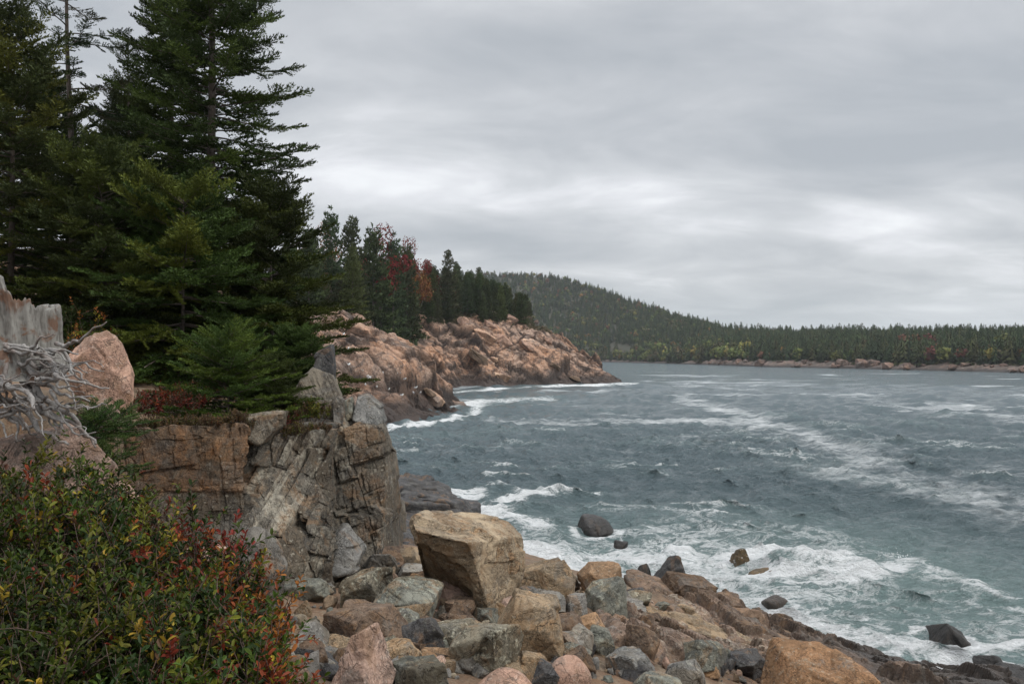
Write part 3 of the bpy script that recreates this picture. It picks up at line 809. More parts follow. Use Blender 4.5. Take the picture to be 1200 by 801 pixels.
fit_rock('boulder', (900, 1036, 771, 850), 'russet', 126, 'broad orange boulder with a flat crest at the bottom edge right of centre', 'block', amp=.8, yaw=.35, p=110)
fit_rock('boulder', (846, 894, 714, 768), 'brown', 151, 'dark brown squared block ending the highest ledge on its seaward side', 'block', Y=23.2, amp=1.0)
fit_rock('boulder', (772, 838, 673, 712), 'brown', 152, 'brown fractured slab capping the highest ledge beside the surf', 'slab', Y=24.2, amp=1.2, tilt=(.05, .22, 0))
fit_rock('boulder', (818, 868, 694, 730), 'brown', 153, 'brown stepped block between the capping slab and the squared end block', 'block', Y=23.8, amp=1.1, tilt=(.05, .3, 0))
# bedrock ledges by the surf: heaps of joint blocks in one mesh each
def ledge(pts, mat, seed, label, nblk=26, size=(.7, .5, .35), cat='rock ledge', lv=5, dip=(0.1, .28, .3)):
    """pts: the crest line as (x, Y, z, half width); blocks follow the joints of the ledge"""
    rng = np.random.default_rng(seed)
    pts = np.array(pts, float); parts = []
    seg = np.linspace(0, len(pts) - 1, nblk)
    for k in range(nblk):
        i = min(int(seg[k]), len(pts) - 2); f = seg[k] - i
        b = pts[i] * (1 - f) + pts[i + 1] * f
        for m_ in range(3):
            s = np.array(size) * rng.uniform(.6, 1.35, 3)
            v, fc_ = rock_shape(seed * 50 + k * 3 + m_, 'slab', lv, 80)
            off = (m_ - 1 + rng.uniform(-.3, .3)) * b[3] * .75
            v = v * s @ rotm(dip[0] + rng.uniform(-.07, .07), dip[1] + rng.uniform(-.07, .07), dip[2] + rng.uniform(-.12, .12)).T
            v = v + np.array([b[0] + off * .35, b[1] + off, b[2] - s[2] * .85 - abs(off) * (.32 if off < 0 else .5) + rng.uniform(-.08, .05)])
            parts.append((relief(v, fc_, seed * 50 + k * 3 + m_, 1.15), fc_))
    V, fc_ = merge(parts)
    return put_rock('rock_ledge', V, fc_, M[mat], label, cat)

def pz(px, py, Y, w):
    return [*P(px, py, Y), w]
ledge([pz(768, 680, 24.5, 1.0), pz(800, 684, 24.5, 1.1), pz(835, 700, 24, 1.1), pz(865, 722, 23.5, 1.0), pz(888, 752, 22.5, .9)], 'ledge', 11, 'jointed brown bedrock ledge standing highest beside the surf', 16, (.75, .7, .45))
ledge([pz(735, 712, 21.5, .9), pz(775, 716, 21, 1.0), pz(820, 728, 20.5, 1.0), pz(850, 745, 20.3, .9)], 'tan', 12, 'lower tan bedrock ledge with square joints in front of the highest brown ledge', 12, (.7, .6, .32))
ledge([pz(700, 752, 18.5, .7), pz(760, 752, 18.5, .8), pz(830, 762, 18.8, .8), pz(880, 772, 19, .8)], 'ledge', 17, 'lowest brown bedrock step behind the flat pale grey-green slab', 10, (.6, .5, .3))
ledge([pz(880, 752, 24.5, .9), pz(925, 762, 24.5, .9), pz(985, 772, 25, 1.0), pz(1050, 782, 25, 1.0), pz(1110, 796, 25.5, 1.0), pz(1180, 812, 25.5, 1.0)], 'dark', 13, 'long low dark wet ledge sloping into the foam at lower right', 20, (.9, .7, .4), dip=(.05, .2, .2))
ledge([pz(890, 775, 21.5, .8), pz(950, 778, 21.5, .8), pz(1040, 793, 22, .8), pz(1090, 806, 22, .8)], 'ledge', 14, 'brown wet ledge behind the broad orange boulder', 12, (.7, .6, .35), dip=(.05, .15, .2))
ledge([pz(430, 590, 47, 2.5), pz(456, 562, 48, 2.5), pz(475, 560, 48, 2.2), pz(500, 570, 47, 2), pz(518, 588, 46, 1.5)], 'dark', 15, 'black layered ledge by the water behind the right end of the cliff', 14, (1.7, 1.4, .7), dip=(.1, .12, .2))
ledge([pz(440, 610, 36, 2), pz(470, 608, 36, 1.8), pz(490, 620, 34, 1.4)], 'dark', 16, 'dark rock bank between the cliff end and the largest ochre boulder', 8, (1.1, 1.0, .6))

# the bare jointed bedrock that the surf runs up on, lower right
def bedrock():
    poly = []
    for px, py, Y in [(672, 790, 15.0), (700, 745, 18.5), (735, 708, 21.8), (790, 690, 25.0), (850, 716, 25.5), (900, 748, 26.5), (960, 758, 28.5), (1060, 778, 28.5), (1180, 800, 27.5), (1260, 820, 25), (1200, 860, 20), (900, 830, 15.5), (720, 825, 13.5)]:
        poly.append(((px - 600) / F * Y, Y))
    gx_ = np.arange(.6, 17.5, .045); gy_ = np.arange(13, 30.5, .06)
    a, b = np.meshgrid(gx_, gy_); a, b = a.ravel(), b.ravel()
    sd = poly_sd(a, b, poly) + .35 * fbm(np.stack([a, b, 0 * a], 1) * .8, 3, 171)
    z = gq(a, b)
    q = np.stack([a, b, z], 1)
    A = np.array([[.16, -.10, 1.0], [.9, .42, .05], [-.40, .92, .1]])
    h1, e1, t1 = joints(q, A * np.array([[1.8], [.55], [.42]]), 172, .10, True)
    h2, e2, t2 = joints(q, A * np.array([[6.0], [2.0], [1.6]]), 173, .14, True)
    h3, e3 = joints(q, A * np.array([[14.], [6.0], [5.0]]), 174, .2)
    g = sstep(-.2, .15, perlin(q * .9, 175))
    hh_ = (.52 * h1 + .10 * h2).reshape(len(gy_), len(gx_))
    for _ in range(2):
        p_ = np.pad(hh_, 1, mode='edge'); hh_ = .25 * (p_[:-2, 1:-1] + p_[2:, 1:-1] + p_[1:-1, :-2] + p_[1:-1, 2:])* .7 + .3 * hh_
    d = hh_.ravel() + .12 * h2 * g + .05 * h2 + .05 * h3 - .12 * np.exp(-(e1 / .02) ** 2) - .05 * np.exp(-(e2 / .03) ** 2) * g + .05 * fbm(q * 3, 4, 176)
    V = np.c_[a + .12 * d, b - .2 * d, z + (.16 + d) * sstep(-.1, .5, sd) - .25 * sstep(.25, -.3, sd)]
    f = grid_faces(len(gy_), len(gx_), sd > -.25)
    V, f, t = compact(V, f, .55 * t1 + .45 * t2)
    c = V.mean(0)
    o = add('rock_ledge', make_mesh('rock_ledge', V - c, f, False, M['bedrock'], {'tint': t, 'rust': 0 * t, 'pale': sstep(.7, .85, t) * .35}), None, c)
    tag(o, 'broad brown jointed bedrock shelf between the boulders and the surf at lower right', 'rock ledge')
bedrock()

# rocks out in the surf
def sea_rock(box, mat, seed, label, kind='round', amp=.7, tilt=None, deep=1.0, group=None):
    x0, x1, y0, y1 = box
    Y = CZ * F / (y1 - HZ)
    Y = Y + .42 * .5 * (x1 - x0) / F * Y * 2 * deep
    o = fit_rock('sea_rock', (x0, x1, y0, y1 + 1.3 * (y1 - y0)), mat, seed, label, kind, 6, amp, Y=Y, cat='rock', tilt=tilt, deep=deep, group=group)
    return o
SEA = [((676, 724, 604, 624), 'dark', 201, 'rounded black rock alone in the surf out from the largest ochre boulder', 'round', {}),
       ((845, 896, 645, 668), 'wetbrown', 202, 'olive brown weed covered rock with a pointed top beside the breaking wave', 'pyramid', {}),
       ((880, 936, 667, 683), 'wetbrown', 203, 'low brown rock awash at the foot of the weed covered one', 'round', {}),
       ((893, 929, 698, 711), 'brown', 204, 'small smooth brown rock awash below the breaking wave', 'round', dict(amp=.3)),
       ((1081, 1144, 729, 760), 'dark', 205, 'black sloping rock with water running off it near the right edge', 'block', dict(tilt=(0, .38, 0))),
       ((1136, 1185, 767, 792), 'dark', 206, 'flat black rock at the right edge under the sloping one', 'slab', {}),
       ((1162, 1225, 783, 812), 'dark', 207, 'black rock in the lower right corner', 'slab', {}),
       ((735, 772, 664, 690), 'dark', 208, 'dark wedge of rock in the wash left of the highest brown ledge', 'pyramid', {}),
       ((757, 804, 664, 688), 'dark', 209, 'black fractured rock in the wash behind the highest brown ledge', 'round', dict(amp=1.2)),
       ((718, 736, 633, 639), 'dark', 210, 'tiny black rock just breaking the surface past the rounded black rock', 'round', {})]
for box, mat, seed, label, kind, kw in SEA:
    sea_rock(box, mat, seed, label, kind, **kw)

# smaller stones between the boulders, each its own object
rng = np.random.default_rng(9)
protos = {}
STONE_COL = {'tan': 'tan', 'grey': 'grey', 'greygreen': 'green-grey', 'brown': 'brown', 'rose': 'pink', 'lichen': 'lichen spotted', 'dark': 'black', 'orange': 'orange'}
mats_w = ['tan'] * 4 + ['grey'] * 5 + ['greygreen'] * 2 + ['brown'] * 5 + ['rose'] + ['lichen'] * 3 + ['dark'] * 3 + ['orange'] * 2
for k in range(20):
    kind = ['block', 'slab', 'block', 'pyramid'][k % 4]
    V, Fc = rock_shape(300 + k, kind, 5)
    V = V * np.array([1, .8, .45 if kind == 'slab' else .7]) * .5
    protos[k] = (relief(V, Fc, 300 + k, .9), Fc)
meshes = {}
n = 0
while n < 285:
    px = rng.uniform(330, 905); py = rng.uniform(640, 800)
    if py < 650 + (px < 460) * 8 + max(0, px - 640) * .42: continue
    Y = hit(px, py, n=300)
    if Y is None or Y > 26: continue
    x = (px - 600) / F * Y
    if px < 400 and 690 < py < 745 and rng.uniform() < .85: continue
    s = rng.choice([.2, .3, .42, .6], p=[.24, .34, .27, .15]) * rng.uniform(.8, 1.3) * (1 + .02 * (Y - 10))
    k = int(rng.integers(0, 20)); mt = mats_w[int(rng.integers(0, len(mats_w)))]
    if (k, mt) not in meshes:
        meshes[(k, mt)] = make_mesh('stone', protos[k][0], protos[k][1], True, M[mt])
    g = gq(x, Y)[0]
    o = add('stone', meshes[(k, mt)], None, (x, Y, g + s * .16), (rng.uniform(-.5, .5), rng.uniform(-.5, .5), rng.uniform(0, 6.28)), (s, s, s))
    tag(o, f'loose angular {STONE_COL[mt]} stone among the big shore boulders', 'stone', 'loose stones between the boulders')
    n += 1

# broken rubble and grit: one mass
parts = []
rp = []
for k in range(10):
    V, Fc = rock_shape(700 + k, ['block', 'slab', 'pyramid'][k % 3], 3, 60)
    rp.append((relief(V * np.array([.5, .42, .32]), Fc, 700 + k, 1.2), Fc))
for _ in range(3400):
    px = rng.uniform(322, 900); py = rng.uniform(648, 801)
    if py < 655 + max(0, px - 640) * .45: continue
    if px < 402 and 692 < py < 742 and rng.uniform() < .6: continue
    Y = hit(px, py, n=120)
    if Y is None or Y > 25: continue
    x = (px - 600) / F * Y
    s = min(.03 + rng.exponential(.05), .24) * (1.4 if rng.uniform() < .15 else 1)
    v, Fc = rp[int(rng.integers(10))]
    parts.append((v * s @ rotm(*rng.uniform(0, 6, 3)).T + np.array([x, Y, gq(x, Y)[0] + s * .2]), Fc))
V, Fc = merge(parts)
m, nt, b = new_mat('rubble')
isl = nd(nt, 'ShaderNodeNewGeometry').outputs['Random Per Island']
rmp = nd(nt, 'ShaderNodeValToRGB', {0: isl}); el = rmp.color_ramp.elements
rmp.color_ramp.interpolation = 'CONSTANT'
el[0].position, el[0].color = 0, (.17, .12, .075, 1); el[1].position, el[1].color = .2, (.12, .112, .10, 1)
for p_, c_ in ((.4, (.085, .08, .072)), (.55, (.14, .09, .06)), (.7, (.20, .165, .115)), (.82, (.11, .115, .095)), (.92, (.22, .14, .10))):
    k_ = el.new(p_); k_.color = (*c_, 1)
v_ = nd(nt, 'ShaderNodeTexCoord').outputs['Object']
nn = noise(nt, v_, 14, 5, .7); nn2 = noise(nt, v_, 50, 3, .7)
c_ = mixc(nt, 1.0, rmp.outputs[0], nd(nt, 'ShaderNodeCombineXYZ', {i: mrange(nt, nn, .3, .7, .55, 1.5, False) for i in range(3)}).outputs[0], 'MULTIPLY')
nt.links.new(c_, b.inputs['Base Color']); b.inputs['Roughness'].default_value = .9
nt.links.new(nd(nt, 'ShaderNodeBump', {'Height': nn2, 'Strength': .8, 'Distance': .02}).outputs[0], b.inputs['Normal'])
tag(add('rubble', make_mesh('rubble', V, Fc, False, m)), 'broken grey and tan rubble between the boulders', 'rubble', kind='stuff')

# blocks lying on the two headlands: individuals
def coast_hit(px, py, y0=100, y1=420):
    return hit(px, py, coast_h, y0, y1, 1500)
CB = [(398, 376, 4.2, 'block', 'pink block lying on the crest of the nearer pink ledge under the forest edge'), (372, 384, 3.6, 'block', 'pink block on the crest of the nearer ledge close to the dark spruces'),
      (503, 462, 2.3, 'block', 'dark squarish block at the water end of the nearer pink ledge'), (676, 444, 3.6, 'pyramid', 'brown wedge shaped block at the waterline of the farther headland'),
      (600, 375, 4.0, 'block', 'rounded pink block on the crest of the farther headland'), (575, 382, 4.5, 'block', 'pink block below the trees on the farther headland'),
      (545, 378, 5.0, 'block', 'pale pink block high on the left of the farther headland'), (640, 399, 4.2, 'block', 'pink block half way down the farther headland'),
      (620, 410, 5.4, 'block', 'large rounded pink block on the middle of the farther headland'), (590, 400, 6.0, 'block', 'broad pale block on the upper face of the farther headland'),
      (650, 432, 4.0, 'block', 'brown block near the water on the farther headland'), (560, 420, 6.0, 'block', 'dark faced block low on the left of the farther headland')]
for i, (px, py, s, kind, label) in enumerate(CB):
    Y = coast_hit(px, py)
    if Y is None: continue
    V, Fc = rock_shape(400 + i, kind, 5)
    V = relief(V * np.array([.6, .5, .26]) * s @ rotm(.1, .5, .2).T, Fc, 400 + i, 1.0)
    x = (px - 600) / F * Y
    V = V + np.array([x, Y, coast_h(x, Y)[0] + .02 * s])
    put_rock('boulder', V, Fc, M['brown' if 'dark' in label or 'brown' in label else 'pink'], label, 'boulder')

# jointed blocks loosened from the headlands
blk = []
for k in range(12):
    V, Fc = rock_shape(450 + k, ['block', 'slab', 'slab', 'block'][k % 4], 5, 60)
    blk.append(make_mesh('boulder', relief(V * np.array([.66, .5, .32]), Fc, 450 + k, 1.0), Fc, True, M['coastblock']))
for k in range(12):
    px = rng.uniform(335, 715)
    lo = np.interp(px, [335, 400, 470, 540, 545, 600, 650, 700, 720], [385, 380, 425, 478, 372, 378, 398, 430, 440])
    hi = np.interp(px, [335, 450, 540, 545, 600, 720], [480, 490, 482, 446, 448, 446])
    py = rng.uniform(lo - 6, hi - 2)
    Y = coast_hit(px, py)
    if Y is None: continue
    x = (px - 600) / F * Y
    s_ = rng.uniform(2.0, 5.5) * (1.1 if Y > 220 else .75)
    o = add('boulder', blk[int(rng.integers(12))], None, (x, Y, coast_h(x, Y)[0] - .10 * s_), (rng.uniform(-.2, .2), .5 + rng.uniform(-.25, .25), rng.uniform(-.5, .5)), (s_, s_, s_))
    far_ = Y > 220
    tag(o, 'pink granite block of the farther headland' if far_ else 'pink granite block of the nearer headland ledge', 'boulder', 'loosened blocks of the farther headland' if far_ else 'loosened blocks of the nearer headland')

# rocks along the far shore
fblk = []
for m_ in blk[:6]:
    c_ = m_.copy(); c_.materials.clear(); c_.materials.append(M['farrock']); fblk.append(c_)
for k in range(46):
    px = rng.uniform(815, 1204); u = (px - 600) / F; d_s = rng.uniform(1, 13)
    y0_ = np.interp(u, FC_U, FC_Y); t_ = d_s / (np.interp(u, RG_U, RG_Y) - y0_)
    x, y, z = far_pt(np.array([u]), np.array([t_]))
    s_ = rng.uniform(2.5, 6.5) * (1.2 if 860 < px < 900 or 985 < px < 1080 else .8)
    o = add('boulder', fblk[int(rng.integers(6))], None, (x[0], y[0], z[0] + .1 * s_), (rng.uniform(-.3, .3), rng.uniform(-.3, .3), rng.uniform(0, 6.28)), (s_, s_, s_ * 1.2))
    tag(o, 'pinkish rock outcrop along the far shore under the dark wood', 'rock', 'rock outcrops of the far shore')

# gulls resting on the nearer pink ledge
def gull_mesh():
    D, Fc = ico(3)
    body = D * np.array([.23, .10, .10]); body[:, 2] += .18 + .03 * body[:, 0] / .23
    body[:, 1] *= 1 - .55 * sstep(.05, -.23, body[:, 0]); body[:, 2] += .02 * sstep(-.1, -.23, body[:, 0])
    head = D * .058 + np.array([.20, 0, .31])
    neck = D * np.array([.06, .05, .09]) + np.array([.18, 0, .25])
    beak = D * np.array([.035, .012, .014]) + np.array([.27, 0, .305])
    legs = [D * np.array([.008, .008, .06]) + np.array([.02, s * .03, .05]) for s in (-1, 1)]
    V, f = merge([(body, Fc), (neck, Fc), (head, Fc), (beak, Fc)] + [(l, Fc) for l in legs])
    col = np.tile(np.array([.78, .78, .76]), (len(V), 1))
    nb = len(D)
    back = (np.arange(len(V)) < nb) & (V[:, 2] > .205) & (V[:, 0] < .12)
    col[back] = (.33, .35, .38)
    col[(np.arange(len(V)) < nb) & (V[:, 0] < -.17)] = (.08, .08, .08)
    col[3 * nb:4 * nb] = (.6, .42, .06); col[4 * nb:] = (.5, .35, .25)
    m, nt, b = new_mat('plumage')
    nt.links.new(nd(nt, 'ShaderNodeAttribute', attribute_name='col').outputs['Color'], b.inputs['Base Color'])
    b.inputs['Roughness'].default_value = .8
    return make_mesh('gull', V, f, True, m, cols={'col': col})
GM = gull_mesh()
for i, (a, b_) in enumerate([(350, 150), (344, 146), (225, 150), (240, 205), (250, 210), (228, 240), (240, 255), (265, 270), (285, 270), (300, 285), (305, 300), (320, 310), (295, 320), (330, 320),
                            (380, 285), (395, 285), (405, 290), (420, 300), (350, 275), (450, 345), (470, 345), (410, 345), (256, 214), (262, 205), (312, 292), (325, 300), (390, 292), (455, 340), (370, 330), (340, 262)]):
    px, py = 320 + a / 2.727, 340 + b_ / 2.727
    Y = coast_hit(px, py)
    if Y is None or Y > 200: continue
    x = (px - 600) / F * Y
    o = add('gull', GM, None, (x, Y, coast_h(x, Y)[0] + .25), (0, 0, rng.uniform(0, 6.28)), (1.35,) * 3)
    tag(o, 'white gull resting on the nearer pink ledge', 'gull', 'gulls resting on the nearer pink ledge')

# ---------------------------------------------------------------- bleached stump with its roots
def tube(path, rad, ns=8, seed=0, rough=.12):
    path = np.asarray(path, float); n = len(path)
    t = np.gradient(path, axis=0); t /= np.linalg.norm(t, axis=1, keepdims=True) + 1e-9
    ref = np.array([.3, .9, .25]); ref /= np.linalg.norm(ref)
    a = np.cross(t, ref); a /= np.linalg.norm(a, axis=1, keepdims=True) + 1e-9
    b = np.cross(t, a)
    th = np.linspace(0, 2 * np.pi, ns, endpoint=False)
    r = np.asarray(rad)[:, None] * np.ones((1, ns))
    if rough:
        q = np.stack([np.repeat(np.arange(n), ns) * .5, np.tile(np.cos(th), n) * 1.3, np.tile(np.sin(th), n) * 1.3], 1)
        r = r * (1 + rough * perlin(q + seed * 3.7, seed).reshape(n, ns) * 2)
    V = path[:, None] + r[..., None] * (np.cos(th)[None, :, None] * a[:, None] + np.sin(th)[None, :, None] * b[:, None])
    V = np.concatenate([V.reshape(-1, 3), path[:1], path[-1:]])
    i = np.arange(n * ns).reshape(n, ns); j = np.roll(i, -1, 1)
    f = np.stack([i[:-1], j[:-1], j[1:], i[1:]], -1).reshape(-1, 4)
    caps = np.concatenate([np.stack([np.full(ns, n * ns), j[0], i[0], np.full(ns, n * ns)], -1), np.stack([np.full(ns, n * ns + 1), i[-1], j[-1], np.full(ns, n * ns + 1)], -1)])
    caps = caps[:, :3]
    tri = np.concatenate([f[:, [0, 1, 2]], f[:, [0, 2, 3]], caps])
    return V, tri

def wood_mat(name, A, B, C, rot, stretch, sc=1.0):
    m, nt, b = new_mat(name)
    v = nd(nt, 'ShaderNodeTexCoord').outputs['Object']
    vs_ = vmul(nt, v, stretch)
    n1 = noise(nt, vs_, 9 * sc, 6, .7, .5); n2 = noise(nt, vs_, 30 * sc, 5, .7); n3 = noise(nt, v, 3.2 * sc, 4, .6, .5)
    c = mixc(nt, mrange(nt, n1, .38, .62), A, B)
    c = mixc(nt, mrange(nt, n2, .5, .66, 0, .7), c, C)
    c = mixc(nt, mth(nt, 'MULTIPLY', mrange(nt, n3, .53, .62), rot), c, (.13, .062, .032))
    nt.links.new(c, b.inputs['Base Color']); b.inputs['Roughness'].default_value = .85
    h = mth(nt, 'ADD', n1, mth(nt, 'MULTIPLY', n2, .5))
    nt.links.new(nd(nt, 'ShaderNodeBump', {'Height': h, 'Strength': .9, 'Distance': .025}).outputs[0], b.inputs['Normal'])
    return m
M['drift'] = wood_mat('bleached_wood', (.245, .236, .212), (.155, .146, .13), (.06, .052, .044), .85, (1, 1, .12))
M['root'] = wood_mat('bleached_root', (.29, .275, .26), (.19, .18, .17), (.08, .07, .062), .3, (1, 1, 1), .8)

sx, sy, sz = P(22, 408, 9.4)
STUMP = bpy.data.objects.new('tree_stump', None); COL.objects.link(STUMP); STUMP.location = (sx, sy, sz - .55)
tag(STUMP, 'bleached grey tree stump with a splintered top and tangled bare roots', 'tree stump')
nth, nz = 160, 60
th = np.linspace(0, 2 * np.pi, nth, endpoint=False)
TH, ZZ = np.meshgrid(th, np.linspace(0, 1, nz))
tw = TH + .35 * ZZ
cth = np.stack([np.cos(tw).ravel() * 2.2, np.sin(tw).ravel() * 2.2, ZZ.ravel() * .7], 1)
rid = fbm(cth * 1.6, 4, 71, ridged=True).reshape(nz, nth)
fine = fbm(np.stack([np.cos(tw).ravel() * 9, np.sin(tw).ravel() * 9, ZZ.ravel() * .6], 1), 3, 72, .6).reshape(nz, nth)
topn = fbm(np.stack([np.cos(th) * 1.5, np.sin(th) * 1.5, 0 * th], 1), 2, 73) + .9 * fbm(np.stack([np.cos(th) * 5, np.sin(th) * 5, 0 * th], 1), 4, 74, .7)
htop = .80 + .20 * topn * 1.2
htop = 1.06 * np.clip(.76 + .20 * topn + .24 * np.maximum(0, np.cos(th - 4.5)) ** 4, .5, 1.1)
R0 = .41 * (1 + .30 * np.exp(-ZZ / .14)) * (1 + .16 * rid + .07 * fine) * (1 - .10 * ZZ)
Hh = ZZ * htop[None] * 1.02
Vo = np.stack([R0 * np.cos(TH), R0 * np.sin(TH), Hh], -1)
wall = .07 + .03 * ZZ
Vi = np.stack([(R0 - wall) * np.cos(TH), (R0 - wall) * np.sin(TH), np.minimum(Hh, Hh * .97 + .01)], -1)[::-1]
Vst = np.concatenate([Vo, Vi], 0).reshape(-1, 3)
i = np.arange(2 * nz * nth).reshape(2 * nz, nth); j = np.roll(i, -1, 1)
f = np.stack([i[:-1], j[:-1], j[1:], i[1:]], -1).reshape(-1, 4)
add('trunk', make_mesh('trunk', Vst + np.array([0, 0, .2]), f, True, M['drift']), STUMP)
rng = np.random.default_rng(21)
def root_path(start, end, sag, wig, n=26):
    t = np.linspace(0, 1, n)[:, None]
    p = start * (1 - t) + end * t
    w = np.stack([fbm(np.c_[t[:, 0] * 2.0, np.full(n, rng.uniform(0, 99)), np.zeros(n)], 3, 80 + k) for k in range(3)], 1)
    w -= (w[:1] * (1 - t) + w[-1:] * t)
    return p + wig * w + np.array([0, 0, 1]) * (-sag * 4 * t * (1 - t))
base = np.array([sx, sy, sz - .55])
main = [((10, 415), (75, 505), .055), ((0, 420), (112, 520), .05), ((40, 412), (100, 450), .045), ((-10, 405), (60, 440), .06), ((20, 430), (70, 500), .06), ((-20, 430), (40, 480), .07), ((0, 470), (80, 520), .05), ((50, 412), (128, 455), .03), ((-20, 400), (92, 415), .035), ((-20, 410), (80, 428), .03), ((30, 440), (105, 470), .035), ((60, 470), (112, 524), .04), ((-20, 450), (55, 465), .06), ((-25, 490), (45, 500), .06)]
for a, b_, r in main:
    p0 = P(a[0], a[1], 9.1 + rng.uniform(-.15, .1)) - base; p1 = P(b_[0], b_[1], 8.75 + rng.uniform(-.35, .35)) - base
    path = root_path(p0, p1, rng.uniform(-.06, .10), .24)
    rad = r * .82 * (1 - .72 * np.linspace(0, 1, 26)) * (1 + .15 * rng.normal(size=26) * .5)
    add('root', make_mesh('root', *tube(path, rad, 9, int(rng.integers(99))), True, M['root']), STUMP)
for _ in range(46):
    a = (rng.uniform(-25, 75), rng.uniform(402, 492)); L = rng.uniform(25, 70); an = rng.uniform(-.5, 1.35)
    b_ = (min(a[0] + L * math.cos(an), 125), min(a[1] + L * math.sin(an), 512))
    p0 = P(*a, 9.05 + rng.uniform(-.3, .15)) - base; p1 = P(*b_, 8.7 + rng.uniform(-.4, .4)) - base
    rad = rng.uniform(.010, .026) * (1 - .75 * np.linspace(0, 1, 26))
    add('root', make_mesh('root', *tube(root_path(p0, p1, rng.uniform(-.05, .1), .16), rad, 6, int(rng.integers(99))), True, M['root']), STUMP)
# ---------------------------------------------------------------- foliage materials
def leaf_mat(name, attr='col', rough=.7, tr=.0, spec=.25):
    m, nt, b = new_mat(name)
    c = nd(nt, 'ShaderNodeAttribute', attribute_name=attr).outputs['Color']
    rnd = nd(nt, 'ShaderNodeObjectInfo').outputs['Random']
    hs = nd(nt, 'ShaderNodeHueSaturation', {'Hue': mth(nt, 'MULTIPLY_ADD', rnd, .035, .483), 'Saturation': 1.0, 'Value': mth(nt, 'MULTIPLY_ADD', rnd, .4, .8), 'Color': c}).outputs[0]
    nt.links.new(hs, b.inputs['Base Color'])
    b.inputs['Roughness'].default_value = rough
    b.inputs['Specular IOR Level'].default_value = spec
    if tr:
        out = nt.nodes['Material Output'] if 'Material Output' in nt.nodes else [n for n in nt.nodes if n.type == 'OUTPUT_MATERIAL'][0]
        t = nd(nt, 'ShaderNodeBsdfTranslucent', {'Color': hs})
        mx = nd(nt, 'ShaderNodeMixShader', {0: tr, 1: b.outputs[0], 2: t.outputs[0]})
        nt.links.new(mx.outputs[0], out.inputs[0])
    return m
M['needles'] = leaf_mat('spruce_needles', rough=.65, spec=.15)
M['leaves'] = leaf_mat('shrub_leaves', rough=.5, tr=.22, spec=.18)
M['farleaf'] = leaf_mat('woodland_foliage', rough=.85, spec=.1)
M['bark'] = wood_mat('spruce_bark', (.10, .075, .058), (.06, .047, .038), (.17, .15, .125), .0, (1, 1, .5), .6)
M['twig'] = wood_mat('twig_bark', (.09, .05, .035), (.06, .04, .03), (.14, .10, .08), .0, (1, 1, 1), 1.0)
M['deadwood'] = wood_mat('dead_wood', (.20, .18, .16), (.12, .105, .09), (.07, .06, .05), .0, (1, 1, .4), .6)

def spray(rng, L=.55, nside=7, dens=34, nl=.05, nw=.016, upright=.35):
    """one flat spruce spray along +X: side twigs clad in needles"""
    segs = [(np.zeros(3), np.array([L, 0, .03 * L]))]
    for k in range(nside):
        t = .12 + .78 * k / max(nside - 1, 1)
        for s in (-1, 1):
            l = L * (.62 * (1 - t) + .14) * rng.uniform(.75, 1.15)
            an = s * rng.uniform(.65, .95)
            d = np.array([math.cos(an), math.sin(an), rng.uniform(-.12, .2)])
            p = np.array([L * t, 0, .03 * L * t])
            segs.append((p, p + d * l))
    V = []
    for a, b in segs:
        d = b - a; l = np.linalg.norm(d); d = d / l
        m = max(4, int(dens * l / L * 1.3))
        t = rng.uniform(0, 1, m)
        r = rng.normal(size=(m, 3)); r[:, 2] = np.abs(r[:, 2]) * .8 + upright * .4
        r -= (r @ d)[:, None] * d; r /= np.linalg.norm(r, axis=1, keepdims=True)
        dirs = d * .75 + r * .75; dirs /= np.linalg.norm(dirs, axis=1, keepdims=True)
        p = a + t[:, None] * l * d
        w = np.cross(dirs, rng.normal(size=(m, 3))); w /= np.linalg.norm(w, axis=1, keepdims=True)
        ln = nl * rng.uniform(.8, 1.3, m)[:, None]
        V.append(np.stack([p - w * nw * .5, p + w * nw * .5, p + dirs * ln], 1))
    V = np.concatenate(V)
    return V.reshape(-1, 3)

def assemble(protos, items, col_fn):
    """items: (proto index, 3x3, origin, colour) -> one triangle soup"""
    Vs, Cs = [], []
    by = {}
    for it in items: by.setdefault(it[0], []).append(it)
    for k, lst in by.items():
        A = np.array([i[1] for i in lst]); O = np.array([i[2] for i in lst]); C = np.array([i[3] for i in lst])
        v = np.einsum('nij,pj->npi', A, protos[k]) + O[:, None]
        Vs.append(v.reshape(-1, 3)); Cs.append(np.repeat(C, len(protos[k]), 0))
    V = np.concatenate(Vs); C = np.concatenate(Cs)
    n = len(V) // 3
    jit = np.repeat(np.random.default_rng(3).uniform(.75, 1.25, n), 3)[:, None]
    return V, np.arange(len(V)).reshape(-1, 3), C * jit

def basis(d, up=(0, 0, 1), roll=0.0):
    a, b, c = float(d[0]), float(d[1]), float(d[2])
    l = math.sqrt(a * a + b * b + c * c) + 1e-12; a /= l; b /= l; c /= l
    h = math.sqrt(a * a + b * b) + 1e-9
    y0, y1 = -b / h, a / h
    z0, z1, z2 = -c * y1, c * y0, a * y1 - b * y0
    k, s = math.cos(roll), math.sin(roll)
    return np.array(((a, k * y0 + s * z0, -s * y0 + k * z0), (b, k * y1 + s * z1, -s * y1 + k * z1), (c, s * z2, k * z2)))

_r = np.random.default_rng(5)
SPR = [spray(_r, .55, 6, 30, .06, .028, .5) for _ in range(5)]                                           # near trees
SPR_FINE = [spray(_r, .5, 8, 56, .034, .012, .6) for _ in range(4)]              # the young spruce close by
SPR_MID = [spray(_r, 1.0, 2, 4, .36, .17, .1) for _ in range(4)]              # 120-330 m away
SPR_FAR = [spray(_r, 1.0, 1, 3, .55, .34, .0) for _ in range(4)]              # beyond 400 m

